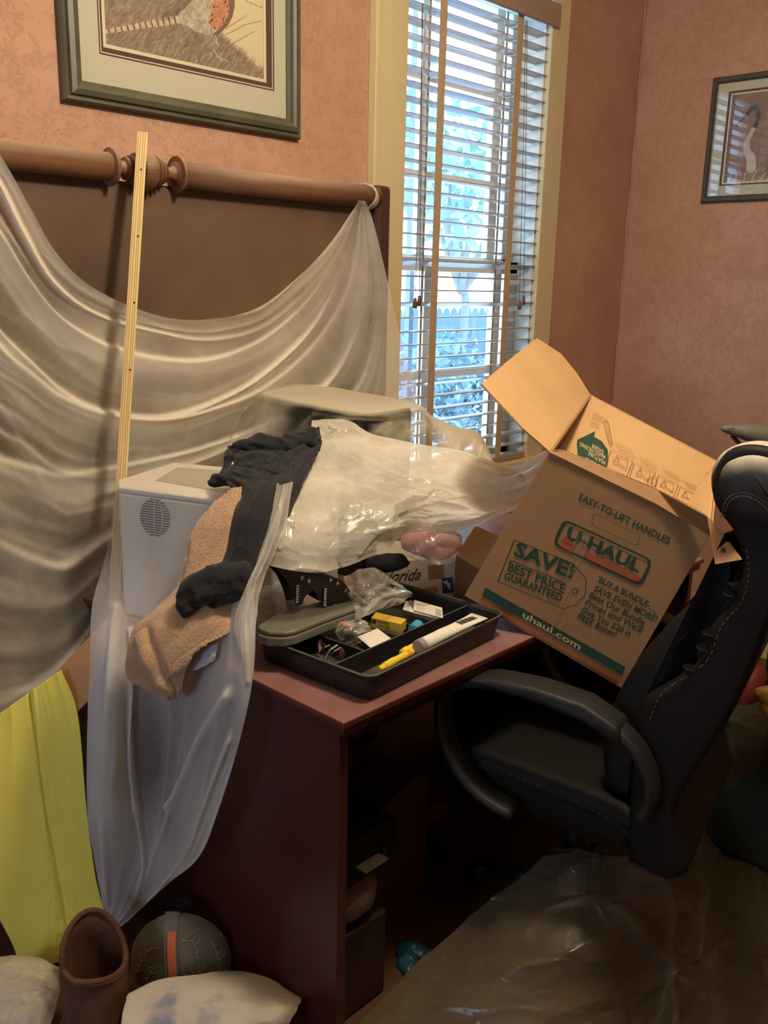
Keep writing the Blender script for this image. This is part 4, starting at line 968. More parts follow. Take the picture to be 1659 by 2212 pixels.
# yellow tab box
P = [onZ(802, 1334, .800), onZ(867, 1348, .800), onZ(878, 1337, .800), onZ(812, 1322, .800)]
yb = tag(MB().slab([p-np.array([0, 0, .020]) for p in P], (0, 0, .020)).obj('tab_box', M['yellow_card'], None, bevel=.0006), 'small yellow box of index tabs standing in the tray', 'box')
fc = Face(P[0], np.cross(P[1]-P[0], [0, 0, 1])); mb = MB()
fc.text(mb, 'Universal', (817, 1345), (840, 1350), (-.5, -6.5), .01); fc.text(mb, 'Index Tabs', (816, 1353), (842, 1358.5), (-.5, -6.5), .01); mb.obj('lettering', M['ink_dark'], yb)
M['maroon'] = solid('maroon_ink', (96, 30, 54), .6); mb = MB(); fc.poly(mb, [(804, 1337), (813, 1339), (812, 1348), (803, 1346)]); mb.obj('printed_square', M['maroon'], yb)
o = cyl('tape_roll', onZ(893, 1362, .785), onZ(905, 1350, .789), [(0, .009), (.05, .0125), (.95, .0125), (1, .009)], M['blue_tape']); tag(o, 'small blue roll of tape beside the yellow tab box', 'tape')
# business cards
for k, (q, zz_, lab, mt) in enumerate((([(870, 1318), (876, 1299), (925, 1308), (918, 1330)], .790, 'white card at the bottom left of the card stack in the tray', 'paper'),
        ([(884, 1322), (885, 1298), (950, 1314), (952, 1338)], .794, 'white card under the printed top card in the tray', 'paper'),
        ([(882, 1302), (893, 1298), (900, 1318), (896, 1322)], .7955, 'brown card edge showing at the left of the card stack', 'bronze'),
        ([(893, 1319), (895, 1297), (955, 1314), (957, 1336)], .7975, 'printed white business card on top of the card stack', 'paper'))):
    P = [onZ(x, y, zz_) for x, y in q]; o = MB().slab(P, (0, 0, .0012)).obj('business_card', M[mt], None)
    tag(o, lab, 'card', 'stack of business cards in the tray')
    if k == 3:
        fc = Face(P[0]+np.array([0, 0, .0012]), (0, 0, 1), .0003); mb = MB()
        for j in range(7): fc.line(mb, [(899+j*.1, 1303+j*2.4), (918+j*.1, 1308+j*2.4)], .0006); 
        for j in range(5): fc.line(mb, [(922, 1311+j*3.2), (936, 1314.5+j*3.2)], .0005)
        mb.obj('fine_print', M['ink_line'], o)
        mb = MB(); fc.poly(mb, [(940, 1314), (953, 1317), (954, 1332), (941, 1329)]); mb.obj('grey_photo', M['grey_plastic'], o)
# zip bag, white slip, mesh
rows = [PT(r) for r in ([(735, 1345, 1.72), (760, 1338, 1.73), (790, 1342, 1.73)], [(725, 1365, 1.70), (752, 1352, 1.69), (796, 1352, 1.71)], [(735, 1385, 1.69), (765, 1375, 1.68), (805, 1362, 1.70)])]
o = sheet('small_bag', surf(rows, 50, 40), M['film_clear'], None, lambda u, v: .006*facets(u, v, 4, 25)); tag(o, 'small clear zip bag with an orange tag in the tray', 'bag')
lump('orange_tag', [[(738, 1348, 1.705, .004), (750, 1350, 1.705, .005), (758, 1354, 1.705, .004)]], M['red_clip'], .0015, o)
P = [onZ(772, 1376, .790), onZ(815, 1358, .792), onZ(848, 1382, .79), onZ(803, 1402, .786)]
o = MB().slab(P, (0, 0, .0006)).obj('paper_slip', M['paper'], None); tag(o, 'folded white paper slip beside the small clear bag', 'paper')
rm = thing('remote_control', 'black keypad with raised buttons under the white paper slip', 'keypad', onZ(775, 1400, .76))
P = [onZ(748, 1392, .772), onZ(790, 1374, .772), onZ(815, 1396, .772), onZ(775, 1412, .772)]
MB().slab([p-np.array([0, 0, .014]) for p in P], (0, 0, .014)).obj('body', M['black_plastic'], rm, bevel=.002)
bm_ = None
for i in range(4):
    for j in range(4):
        s_, t_ = (i+.5)/4, (j+.5)/4; c = (P[0]*(1-s_)+P[1]*s_)*(1-t_)+(P[3]*(1-s_)+P[2]*s_)*t_
        if bm_ is None:
            o = MB().slab([(-.0035, -.0025, 0), (.0035, -.0025, 0), (.0035, .0025, 0), (-.0035, .0025, 0)], (0, 0, .0025)).obj('button', solid('dark_button', (64, 58, 50), .5), rm, bevel=.0006); bm_ = o
        else: o = bm_.copy(); COL.objects.link(o)
        o.location = Vector(c)+Vector((0, 0, .0002))-Vector(rm.location)
# staple remover
sr = thing('staple_remover', 'bronze staple remover with open jaws in the left tray compartment', 'staple remover', onZ(715, 1415, .756))
def jaw(pts, dz):
    P = [onZ(x, y, z) for x, y, z in pts]; return P
for q in ([(686, 1386, .790), (692, 1380, .794), (700, 1390, .794), (703, 1412, .775), (688, 1412, .775)], [(727, 1400, .796), (737, 1396, .797), (743, 1408, .790), (738, 1425, .775), (722, 1422, .775)]):
    P = [onZ(*p) for p in q]; MB().slab(P, (.003, -.002, -.004)).obj('grip', M['bronze'], sr, bevel=.001)
for a, b in (((700, 1420, .778), (728, 1392, .798)), ((706, 1424, .776), (736, 1398, .797)), ((690, 1412, .776), (712, 1392, .792))):
    MB().tube([onZ(*a), (onZ(*a)+onZ(*b))/2+np.array([0, 0, .004]), onZ(*b)], .0022, 6, flat=(1.8, .5)).obj('jaw', M['chrome'], sr)
# hole punch
top = [(556, 1350), (597, 1325), (640, 1311), (690, 1299), (742, 1293), (775, 1302), (777, 1310), (700, 1337), (640, 1361), (615, 1366), (580, 1364), (562, 1358)]
hp = thing('hole_punch', 'heavy grey hole punch with a raised black handle on the tray rim', 'hole punch', onZ(670, 1340, T1))
zt_ = .832
P = [onZ(x, y, zt_) for x, y in top]
MB().slab([p-np.array([0, 0, .010]) for p in P], (0, 0, .010)).obj('base_top', M['grey_metal'], hp, bevel=.004, bseg=3)
ce = sum(P)/len(P); MB().slab([ce+(p-ce)*1.035-np.array([0, 0, .028]) for p in P], (0, 0, .0178)).obj('base', M['grey_metal'], hp, bevel=.003)
e1 = onZ(562, 1350, zt_); e2 = onZ(770, 1298, zt_); dx = e2-e1; dx[2] = 0; dx /= np.linalg.norm(dx); nn = np.array([-dx[1], dx[0], 0])
if nn@(O0-e1) > 0: nn = -nn
Pm = onZ(690, 1315, zt_)
q = [onP(x, y, Pm, nn) for x, y in [(577, 1213), (600, 1209), (640, 1219), (700, 1237), (742, 1255), (756, 1276), (762, 1302), (712, 1309), (688, 1296), (684, 1283), (676, 1275), (660, 1288), (652, 1306), (640, 1308), (632, 1280), (618, 1250), (598, 1228)]]
MB().slab(q, nn*.004).slab([p+nn*.032 for p in q], nn*.004).obj('side_plate', M['black_plastic'], hp, bevel=.0008)
q2 = [onP(x, y, Pm, nn) for x, y in [(577, 1213), (600, 1209), (640, 1219), (700, 1237), (742, 1255), (740, 1262), (700, 1245), (640, 1227), (600, 1217)]]
MB().slab([p-nn*.003 for p in q2], nn*.042).obj('handle', M['black_plastic'], hp, bevel=.002)
for x, y in ((652, 1249), (667, 1255), (714, 1252), (729, 1260), (747, 1275)):
    c = onP(x, y, Pm-nn*.001, nn); lathe((c, -nn), [(0, .0042), (.0012, .0042), (.002, .0030), (.0012, .0018), (.0012, 0)], 14).obj('rivet', M['chrome'], hp)
for x0_, y0_, y1_ in ((641, 1263, 1303), (701, 1270, 1310)):
    A = onP(x0_, y1_, Pm-nn*.002, nn); B = onP(x0_+1, y0_, Pm-nn*.002, nn); th = np.linspace(0, 14*math.pi, 112); ax = (B-A)
    MB().tube([A+ax*(t/(14*math.pi))+dx*.004*math.cos(t)+nn*.004*math.sin(t) for t in th], .0009, 5).obj('spring', M['chrome'], hp, smooth=True)
    cyl('punch_pin', A, B, [(0, .0022), (1, .0022)], M['chrome'], hp, 10)
q = [onP(x, y, Pm-nn*.012, nn) for x, y in [(718, 1322), (717, 1312), (724, 1304), (729, 1312), (728, 1335), (720, 1336)]]
MB().slab(q, nn*.002).obj('paper_guide', M['chrome'], hp, bevel=.0005)
q = [onP(x, y, Pm+nn*.02, nn) for x, y in [(752, 1270), (763, 1265), (759, 1294)]]; MB().slab(q, nn*.003).obj('white_lever', M['matboard'], hp)
# big clear bag
rows = [PT(r) for r in (
 [(742, 1248, 1.84), (775, 1232, 1.86), (808, 1228, 1.88), (830, 1238, 1.88)], [(748, 1275, 1.81), (785, 1262, 1.81), (830, 1258, 1.84), (862, 1268, 1.87)],
 [(760, 1300, 1.78), (795, 1288, 1.78), (845, 1280, 1.82), (892, 1283, 1.86)], [(768, 1322, 1.75), (800, 1312, 1.76), (840, 1300, 1.79), (872, 1296, 1.83)], [(766, 1344, 1.73), (786, 1336, 1.73), (815, 1320, 1.76), (845, 1306, 1.8)])]
o = sheet('plastic_bag', surf(rows, 110, 110), M['film_clear'], None, lambda u, v: .010*facets(u, v, 17, 34)+.004*facets(u, v, 8, 90))
tag(o, 'empty clear plastic bag spilling over the back of the tray', 'bag')

# ------------------------------------------------------------------ Florida carton behind the tray
nF = np.array([.68, .73, 0]); nF /= np.linalg.norm(nF); PF = at(930, 1250, 2.06)
q = [onP(x, y, PF, nF) for x, y in [(818, 1214), (982, 1203), (990, 1296), (826, 1312)]]
for p in q[2:]: p[2] = max(p[2], .753)
fl = thing('fruit_carton', 'white printed Florida fruit carton standing behind the desk tray', 'carton', (sum(q)/4)[:2].tolist()+[.752])
MB().slab(q, nF*.16).obj('carton_body', M['white_print'], fl, bevel=.002)
fc = Face(q[0], nF, .001); mb = MB(); fc.text(mb, 'Florida', (823, 1258), (908, 1252), (2, -25), .004, .45)
fc.text(mb, 'Fresh & Natural', (880, 1281), (952, 1288), (1, -7), .01, .2); mb.obj('lettering', M['ink_dark'], fl)
mb = MB(); fc.poly(mb, [(924, 1222), (958, 1217), (960, 1249), (926, 1252)]); mb.obj('tape_patch', M['card'], fl)
mb = MB(); fc.poly(mb, [(954, 1250), (978, 1246), (980, 1279), (956, 1283)]); mb.obj('blue_panel', M['ink_blue'], fl)
fc2 = Face(q[0], nF, .0018); mb = MB(); fc2.poly(mb, [(957, 1256), (966, 1254), (972, 1262), (974, 1274), (969, 1272), (965, 1262), (958, 1260)]); mb.obj('state_map', M['white_print'], fl)
mb = MB(); fc.poly(mb, [(918, 1270), (944, 1268), (946, 1284), (920, 1286)]); mb.obj('brown_patch', M['card'], fl)
# open carton flap
q = [at(1027, 1136, 2.05), at(1090, 1162, 2.0), at(1052, 1240, 1.98), at(984, 1198, 2.03)]
oc = thing('open_carton', 'plain brown carton with a raised flap behind the moving box', 'carton', (1.75, 1.25, .752))
nq = np.cross(q[1]-q[0], q[3]-q[0]); nq /= np.linalg.norm(nq); nq *= np.sign(nq@(q[0]-O0))
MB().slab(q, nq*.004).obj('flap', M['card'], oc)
a, b = q[3].copy(), q[2].copy()
MB().slab([a, b, (b[0], b[1], .753), (a[0], a[1], .753)], nq*.004).obj('carton_side', M['card_edge'], oc)

# ------------------------------------------------------------------ moving box
TL, TR, BR, BL = at(1187, 975, 1.75), at(1539, 1148, 1.68), at(1342, 1487, 1.83), at(1003, 1287, 1.90)
KTL, KTR = at(1275, 852, 2.13), at(1554, 998, 2.04)
BR = onP(1342, 1487, TL, np.cross(TR-TL, BL-TL)); KBL = BL+(KTL-TL); KBR = BR+(KTR-TR)
ub = thing('moving_box', 'open brown moving box with green print, tilted between desk tray and office chair', 'box', (TL+TR+BR+BL+KBL+KBR)/6)
nf = np.cross(TR-TL, BL-TL); nf /= np.linalg.norm(nf); nf *= np.sign(nf@(TL-O0)); th = .005
def nin(a, b, c, inside): n_ = np.cross(b-a, c-a); n_ /= np.linalg.norm(n_); return n_*np.sign(n_@(inside-a))
cen_ = (TL+BR+KTR+KBL)/4
for nm, qd in (('front_panel', (TL, TR, BR, BL)), ('left_panel', (TL, KTL, KBL, BL)), ('right_panel', (TR, KTR, KBR, BR)), ('back_panel', (KTL, KTR, KBR, KBL)), ('bottom_panel', (BL, BR, KBR, KBL))):
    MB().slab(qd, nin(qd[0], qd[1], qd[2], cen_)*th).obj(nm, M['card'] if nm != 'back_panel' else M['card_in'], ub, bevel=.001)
# left flap
q = [TL, KTL, at(1205, 757, 2.10), at(1160, 730, 2.05), at(1100, 777, 1.90), at(1040, 828, 1.745), at(1128, 925, 1.75)]
def curved(name, pts4, bow, mat, nu=14, nv=10, thick=.004, parent=ub):
    a, b, c, d = [np.asarray(p, float) for p in pts4]; n_ = np.cross(b-a, d-a); n_ /= np.linalg.norm(n_)
    v, u = np.meshgrid(np.linspace(0, 1, nv), np.linspace(0, 1, nu), indexing='ij'); u_, v_ = u[..., None], v[..., None]
    G = (a*(1-u_)+b*u_)*(1-v_)+(d*(1-u_)+c*u_)*v_; G = G+n_*(bow*np.sin(v*math.pi))[..., None]
    V = G.reshape(-1, 3); F = [(j*nu+i, j*nu+i+1, (j+1)*nu+i+1, (j+1)*nu+i) for j in range(nv-1) for i in range(nu-1)]
    o = raw(name, V, F, mat, parent, True); m = o.modifiers.new('thick', 'SOLIDIFY'); m.thickness = thick; m.offset = 0; return o
fn = nin(TL, KTL, at(1040, 828, 1.745), TL+(TL-O0))
fpn = np.cross(KTL-TL, at(1040, 828, 1.745)-TL); fq = [onP(x, y, TL, fpn) for x, y in ((1187, 975), (1275, 852), (1248, 808), (1212, 764), (1160, 730), (1100, 777), (1040, 828), (1130, 925))]
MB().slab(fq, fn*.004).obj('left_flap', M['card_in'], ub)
# front flap, creased and sagging at the right
q = [(1187, 975, 1.750), (1221, 974, 1.752), (1320, 1015, 1.733), (1422, 1058, 1.712), (1528, 1115, 1.625), (1602, 1207, 1.475)]
lo_ = [(1187, 976, 1.75), (1222, 992, 1.743), (1325, 1042, 1.722), (1420, 1088, 1.702), (1539, 1160, 1.665), (1545, 1217, 1.53)]
up_ = PT(q); lw_ = PT(lo_); V = []; nfl = -nf*.0045
V = up_+lw_+[p-nf*.0045 for p in up_]+[p-nf*.0045 for p in lw_]; m = 6
F = [(i, i+1, m+i+1, m+i) for i in range(m-1)]+[(2*m+i, 3*m+i, 3*m+i+1, 2*m+i+1) for i in range(m-1)]+[(i, 2*m+i, 2*m+i+1, i+1) for i in range(m-1)]+[(m+i, m+i+1, 3*m+i+1, 3*m+i) for i in range(m-1)]+[(0, m, 3*m, 2*m), (m-1, 3*m-1, 4*m-1, 2*m-1)]
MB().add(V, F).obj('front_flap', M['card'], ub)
# corrugation seen on the cut edge
mb = MB(); P = catmull(np.array(up_), 240); wv = np.sin(np.arange(240)*1.5)
mb.tube([p-nf*(.00225+.0017*w_)+np.array([0, 0, .0002]) for p, w_ in zip(P, wv)], .0005, 4); mb.obj('flute', M['card_edge'], ub)
mb = MB(); mb.tube([p-nf*.0002 for p in P], .0005, 4); mb.tube([p-nf*.0043 for p in P], .0005, 4); mb.obj('edge_liner', M['card_in'], ub)
mb = MB().slab([p-nf*.0004+np.array([0, 0, .0001]) for p in up_]+[p-nf*.0041+np.array([0, 0, .0001]) for p in up_[::-1]], (0, 0, .0003)) ; mb.obj('cut_edge', M['card_edge'], ub)
bfl = [KTL, KTR, at(1500, 1135, 1.86), at(1195, 990, 1.94)]
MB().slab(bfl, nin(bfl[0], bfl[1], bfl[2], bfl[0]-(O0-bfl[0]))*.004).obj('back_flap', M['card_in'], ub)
# right flap folded inwards
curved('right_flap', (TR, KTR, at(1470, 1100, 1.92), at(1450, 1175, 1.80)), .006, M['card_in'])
# print on the front
fc = Face(TL-nf*.0008, nf, .0008); G_ = MB()
T = lambda s, a, b, h, bold=.02, sh=.0: fc.text(G_, s, a, b, h, bold, sh)
T('EASY-TO-LIFT HANDLES', (1249, 1079), (1446, 1177), (3, -15), .02, .2)
fr_o = rrect((1217, 1120), (1411, 1210), (1385, 1268), (1193, 1176), .28); fr_i = rrect((1222, 1127), (1404, 1211), (1381, 1260), (1200, 1175), .26)
mN = len(fr_o); b0 = len(G_.V); G_.V += [tuple(fc.p(*p)) for p in fr_o+fr_i]; G_.F += [(b0+i, b0+(i+1) % mN, b0+mN+(i+1) % mN, b0+mN+i) for i in range(mN)]
fcu = Face(TL-nf*.0008, nf, .0014); 
up2 = MB(); fcu.text(up2, 'U-HAUL', (1221, 1160), (1378, 1237), (9, -24), .035, .05); up2.obj('brand_lettering', M['ink_green'], ub)
orr = MB(); fc.poly(orr, [(1211, 1166), (1241, 1180), (1235, 1195), (1205, 1180)]); fc.poly(orr, [(1268, 1192), (1388, 1249), (1381, 1262), (1262, 1206)]); fc.poly(orr, [(1222, 1157), (1240, 1166), (1234, 1180), (1212, 1170)]); orr.obj('orange_print', M['ink_orange'], ub)
T('SAVE!', (1109, 1199), (1236, 1250), (7, -30), .03, .05)
T('BEST PRICE', (1096, 1232), (1218, 1282), (4, -19), .02); T('GUARANTEED', (1088, 1250), (1212, 1300), (4, -15), .025)
fc.line(G_, [(1102, 1210), (1222, 1260)], .0022)
fc.line(G_, [(1111, 1166), (1238, 1218), (1266, 1251), (1264, 1285), (1242, 1307), (1216, 1315), (1075, 1256)], .0016, True)
fc.line(G_, [(1242+6*math.cos(t), 1277+6*math.sin(t)) for t in np.linspace(0, 6.28, 12)], .0018)
for i, (s, a, b) in enumerate((("'BUY A BUNDLE-", (1291, 1257), (1402, 1314)), ('SAVE EVEN MORE!', (1281, 1276), (1418, 1345)), ('Beat Our Bundle', (1271, 1290), (1391, 1352)), ("Prices and We'll", (1262, 1306), (1386, 1368)), ('Give You $20 in', (1254, 1322), (1360, 1376)), ('FREE Boxes!', (1245, 1336), (1330, 1378)))):
    T(s, a, b, (4, -13), .02, .25)
fc.line(G_, [(1402, 1314), (1418, 1325)], .0014)
fc.poly(G_, [(1048, 1269), (1351, 1441), (1343, 1457), (1041, 1287)])
G_.obj('green_print', M['ink_green'], ub)
orr = MB(); fc.poly(orr, [(1038, 1293), (1338, 1464), (1334, 1473), (1034, 1301)]); orr.obj('orange_band', solid('thin_orange_ink', (172, 96, 56), .7), ub)
wp = MB(); fcu.text(wp, 'uhaul.com', (1128, 1333), (1252, 1404), (4, -13), .02); wp.obj('pale_lettering', M['ink_pale'], ub)
ol = MB(); ov = rrect((1282, 1108), (1384, 1158), (1376, 1180), (1276, 1132), .48, 7)
for i in range(0, len(ov)-1, 1): fc.line(ol, [ov[i], ov[i+1]], .0012)
for a, b in (((1195, 990), (1541, 1156)),): fc.line(ol, [a, b], .0008)
ol.obj('crease_lines', M['card_edge'], ub)
# clear tape scuff on the front
sc = Face(TL-nf*.0008, nf, .0016); mb = MB()
rs = random.Random(3)
M['scuff'] = film('tape_scuff', (226, 206, 176), .25, .6, .2, .3, .1, 60)
for (x, y, l_) in ((1258, 1155, 40), (1265, 1175, 34), (1248, 1215, 38), (1232, 1262, 40), (1224, 1300, 50), (1215, 1330, 45)):
    for k in range(4):
        dx_, dy_ = rs.uniform(-10, 10), rs.uniform(-8, 8); sc.line(mb, [(x+dx_, y+dy_), (x+dx_-l_*.35+rs.uniform(-6, 6), y+dy_+l_*.6)], .0009+.0012*rs.random())
mb.obj('tape_scuffs', M['scuff'], ub)
# print on the inside of the back panel
nb = nin(KTL, KTR, bfl[2], O0); fb = Face(KTL+nb*.0002, nb, .0008); gb = MB()
arr = [(1247, 950), (1286, 931), (1283, 943), (1300, 953), (1313, 972), (1314, 996), (1309, 1012), (1262, 1006), (1250, 985)]
fb.poly(gb, arr); gb.obj('green_arrow', M['ink_green'], ub)
fb2 = Face(KTL+nb*.0002, nb, .0014); gb = MB()
for s, a, b in (('EASIER', (1304, 973), (1279, 958)), ('MAKES PACKING', (1308, 984), (1254, 955)), ('FEATURE', (1308, 996), (1272, 974)), ('FLAP-LOCK', (1308, 1010), (1264, 987))):
    fb2.text(gb, s, a, b, (-2, 8), .01)
gb.obj('arrow_lettering', M['ink_pale'], ub)
ln = MB(); lw2 = .0011
for a in ((1282, 890), (1281, 894), (1280, 898), (1279, 902)): fb.line(ln, [a, (a[0]+22, a[1]+11)], lw2)
for a in ((1276, 908), (1275, 912), (1274, 916)): fb.line(ln, [a, (a[0]+20, a[1]+10)], lw2)
fb.line(ln, [(1304, 910), (1309, 906), (1314, 911), (1323, 957), (1320, 962), (1316, 955), (1304, 910)], lw2); fb.line(ln, [(1309, 906), (1319, 958)], lw2*.7)
def cube(cx, cy, s=1., extra=0):
    k = lambda x, y: (cx+x*s, cy+y*s)
    fb.line(ln, [k(-28, -14), k(20, 8), k(2, 52)], lw2); fb.line(ln, [k(-28, -14), k(-40, 20), k(0, 40)], lw2)
    fb.line(ln, [k(-14, -2), k(8, 6), k(6, 28), k(-16, 16), k(-24, 12), k(-14, -2)], lw2); fb.line(ln, [k(-14, -2), k(-10, 14), k(6, 28)], lw2)
    fb.line(ln, [k(-10, 14), k(-22, 14)], lw2)
    for j in range(4): fb.line(ln, [k(-20+j*3, -30+j*5.5), k(18+j*3, -14+j*5.5)], lw2*.9)
cube(1348, 985); cube(1397, 1012, .95); cube(1448, 1038, .9); cube(1492, 1062, .8)
fb.line(ln, [(1409+11*math.cos(t), 1040+11*math.sin(t)) for t in np.linspace(0, 6.28, 16)], lw2); fb.line(ln, [(1409, 1029), (1410, 1051)], lw2)
ln.obj('line_drawings', M['ink_line'], ub)
# squares on the torn tip
mb = MB(); p = at(1562, 1189, 1.515); mb.slab([p+CR*a+CU*b for a, b in ((-.004, -.004), (.004, -.004), (.004, .004), (-.004, .004))], -CF*.0006); mb.obj('dark_notch', M['ink_dark'], ub)

# ------------------------------------------------------------------ office chair
ca = math.radians(13); cf_ = np.array([-math.sin(ca), math.cos(ca), 0]); cr_ = np.array([math.cos(ca), math.sin(ca), 0]); CP = np.array([1.41, .707, 0])
def ch(a, s, z): return CP+cf_*a+cr_*s+np.array([0, 0, z])
CW = .47
chair = thing('office_chair', 'black leather high-backed office chair pulled up to the desk under the moving box', 'chair', ch(.1, CW/2, 0))
side = [(-.030, .401), (-.022, .55), (-.022, .650), (-.027, .725), (-.075, .775), (-.113, .823), (-.129, .894), (-.160, .948), (-.165, 1.015), (-.150, 1.06), (-.112, 1.107), (-.104, 1.155), (-.122, 1.197), (-.161, 1.212), (-.21, 1.20), (-.245, 1.15), (-.248, 1.05), (-.226, .944), (-.185, .76), (-.121, .588), (-.106, .53), (-.122, .47), (-.138, .417), (-.108, .388), (-.069, .392)]
def loftprof(name, prof, s0, s1, mat, rnd=.02, drop=0., n=14, rl=None):
    rl = rl or rnd
    prof = np.array(prof); m = len(prof)*4; pr_ = catmull(np.vstack([prof, prof[:1]]), m+1)[:-1]; c = pr_.mean(0)
    t = np.roll(pr_, -1, 0)-np.roll(pr_, 1, 0); nn_ = np.stack([t[:, 1], -t[:, 0]], 1); nn_ /= np.linalg.norm(nn_, axis=1, keepdims=True)+1e-9
    if ((pr_-c)*nn_).sum() > 0: nn_ = -nn_
    V = []; qs = [(rl*(1-math.cos(k*math.pi/12)), rnd*(1-math.sin(k*math.pi/12))) for k in range(7)]; S = [(s0+a, b) for a, b in qs]+[(s, 0) for s in np.linspace(s0+rl, s1-rl, n)[1:-1]]+[(s1-a, b) for a, b in qs[::-1]]
    for s, ins in S:
        for q, k_ in zip(pr_, nn_):
            z = q[1]+k_[1]*ins; z -= drop*max(0, (s-.0)/CW)**1.2*max(0, (z-.7)/.5); V.append(ch(q[0]+k_[0]*ins, s, z))
    F = [(j*m+i, j*m+(i+1) % m, (j+1)*m+(i+1) % m, (j+1)*m+i) for j in range(len(S)-1) for i in range(m)]+[tuple(range(m))[::-1], tuple((len(S)-1)*m+i for i in range(m))]
    return MB().add(V, F).obj(name, mat, chair, smooth=True)
DR = .085
loftprof('backrest', side, 0, CW, M['leather_side'], .014, DR)
loftprof('back_cushion', [(-.02, .50), (.034, .515), (.050, .62), (.026, .72), (-.008, .80), (-.052, .87), (-.105, .935), (-.135, 1.03), (-.155, 1.07), (-.175, .95), (-.12, .8), (-.05, .70), (-.04, .5)], .035, CW-.035, M['leather'], .03, DR)
loftprof('headrest', [(-.145, 1.065), (-.108, 1.100), (-.094, 1.150), (-.110, 1.195), (-.160, 1.218), (-.215, 1.205), (-.255, 1.15), (-.252, 1.085), (-.2, 1.06)], -.012, CW+.008, M['leather_dusty'], .048, DR, rl=.075)
def cushion(name, prof, s0, s1, mat, bev=.02, n=1): return loftprof(name, prof, s0, s1, mat, bev)
# seams
def seam(pts, s=-.0015, r=.0011, dash=True, name='seam'):
    P = catmull(np.array([ch(a, s, z) for a, z in pts]), 60); mb = MB()
    for i in range(0, 58, 2): mb.tube([P[i], P[i+1]], r, 4)
    mb.obj(name, M['thread'], chair)
seam([(-.046, .70), (-.065, .76), (-.128, .83), (-.147, .90), (-.174, .95), (-.179, 1.0), (-.168, 1.05)])
seam([(-.215, 1.085), (-.19, 1.118), (-.160, 1.130), (-.138, 1.118), (-.130, 1.085)], -.0125)
seam([(-.220, 1.087), (-.193, 1.122), (-.160, 1.135), (-.134, 1.122), (-.126, 1.085)], -.0115)
# torn leather flaps along the front edge
mb = MB(); rs = random.Random(5); torn = []
for (a, z, w_) in ((-.118, .85, .030), (-.124, .88, .022), (-.150, .955, .020), (-.158, .975, .016), (-.10, .81, .022)):
    P = [ch(a-.004, -.001, z-w_*.6), ch(a+.008, -.002, z-w_*.2), ch(a+.003, -.004, z), ch(a+.009, -.002, z+w_*.3), ch(a-.006, -.001, z+w_*.6), ch(a-.014, -.001, z)]
    MB().slab(P, -cr_*.0012).obj('torn_leather', M['leather_side'], chair)
# seat
cushion('seat', [(-.03, .405), (.10, .40), (.25, .41), (.34, .43), (.385, .465), (.375, .505), (.30, .525), (.15, .515), (0, .50), (-.05, .47)], .015, CW-.015, M['leather_side'], .03)
seam([(.33, .497), (.2, .497), (.1, .488), (0, .465), (-.03, .44)], .0135, .0009)
# arms
armp = [(-.056, .525), (-.068, .565), (-.058, .615), (-.022, .665), (.05, .700), (.14, .712), (.23, .712), (.30, .700), (.345, .665), (.352, .61), (.332, .545), (.292, .492), (.245, .463), (.188, .448)]
for s, nm in ((-.028, 'arm'), (CW+.028, 'arm')):
    P = catmull(np.array([ch(a, s, z) for a, z in armp]), 60); mb = MB(); V = []
    T_ = np.gradient(P, axis=0); T_ /= np.linalg.norm(T_, axis=1, keepdims=True); Nn = np.cross(T_, cr_); m = 14
    for i in range(60):
        for k in range(m):
            a = 2*math.pi*k/m; cc, sn = math.cos(a), math.sin(a); cc = np.sign(cc)*abs(cc)**.6; sn = np.sign(sn)*abs(sn)**.6
            V.append(P[i]+cr_*.027*cc+Nn[i]*.012*sn)
    F = [(i*m+k, i*m+(k+1) % m, (i+1)*m+(k+1) % m, (i+1)*m+k) for i in range(59) for k in range(m)]+[tuple(range(m))[::-1], tuple(59*m+k for k in range(m))]
    ar = mb.add(V, F).obj('arm', M['armpad'], chair, smooth=True)
    pad = [(.30, .712), (.24, .728), (.15, .732), (.06, .724), (-.004, .696), (-.014, .672), (.0, .664), (.06, .690), (.15, .704), (.24, .706)]
    MB().slab([ch(a, s-.034, z) for a, z in pad], cr_*.068).obj('arm_pad', M['armpad'], ar, bevel=.010, bseg=3, smooth=True)
cyl('gas_column', ch(.14, CW/2, .10), ch(.14, CW/2, .40), [(0, .03), (.5, .03), (.51, .022), (1, .022)], M['black_case'], chair)
MB().slab([ch(.02, .14, .375), ch(.26, .14, .375), ch(.26, .34, .375), ch(.02, .34, .375)], (0, 0, .028)).obj('tilt_plate', M['black_case'], chair, bevel=.004)
for k in range(5):
    t = k*2*math.pi/5+.3; c = ch(.14, CW/2, 0); d_ = np.array([math.cos(t), math.sin(t), 0])
    MB().tube([c+d_*.03+np.array([0, 0, .11]), c+d_*.27+np.array([0, 0, .07])], [.022, .014], 8).obj('base_leg', M['black_case'], chair, smooth=True)
    cyl('caster', c+d_*.27+np.array([-.02*d_[1], .02*d_[0], .028]), c+d_*.27+np.array([.02*d_[1], -.02*d_[0], .028]), [(0, .024), (.1, .027), (.9, .027), (1, .024)], M['black_case'], chair)

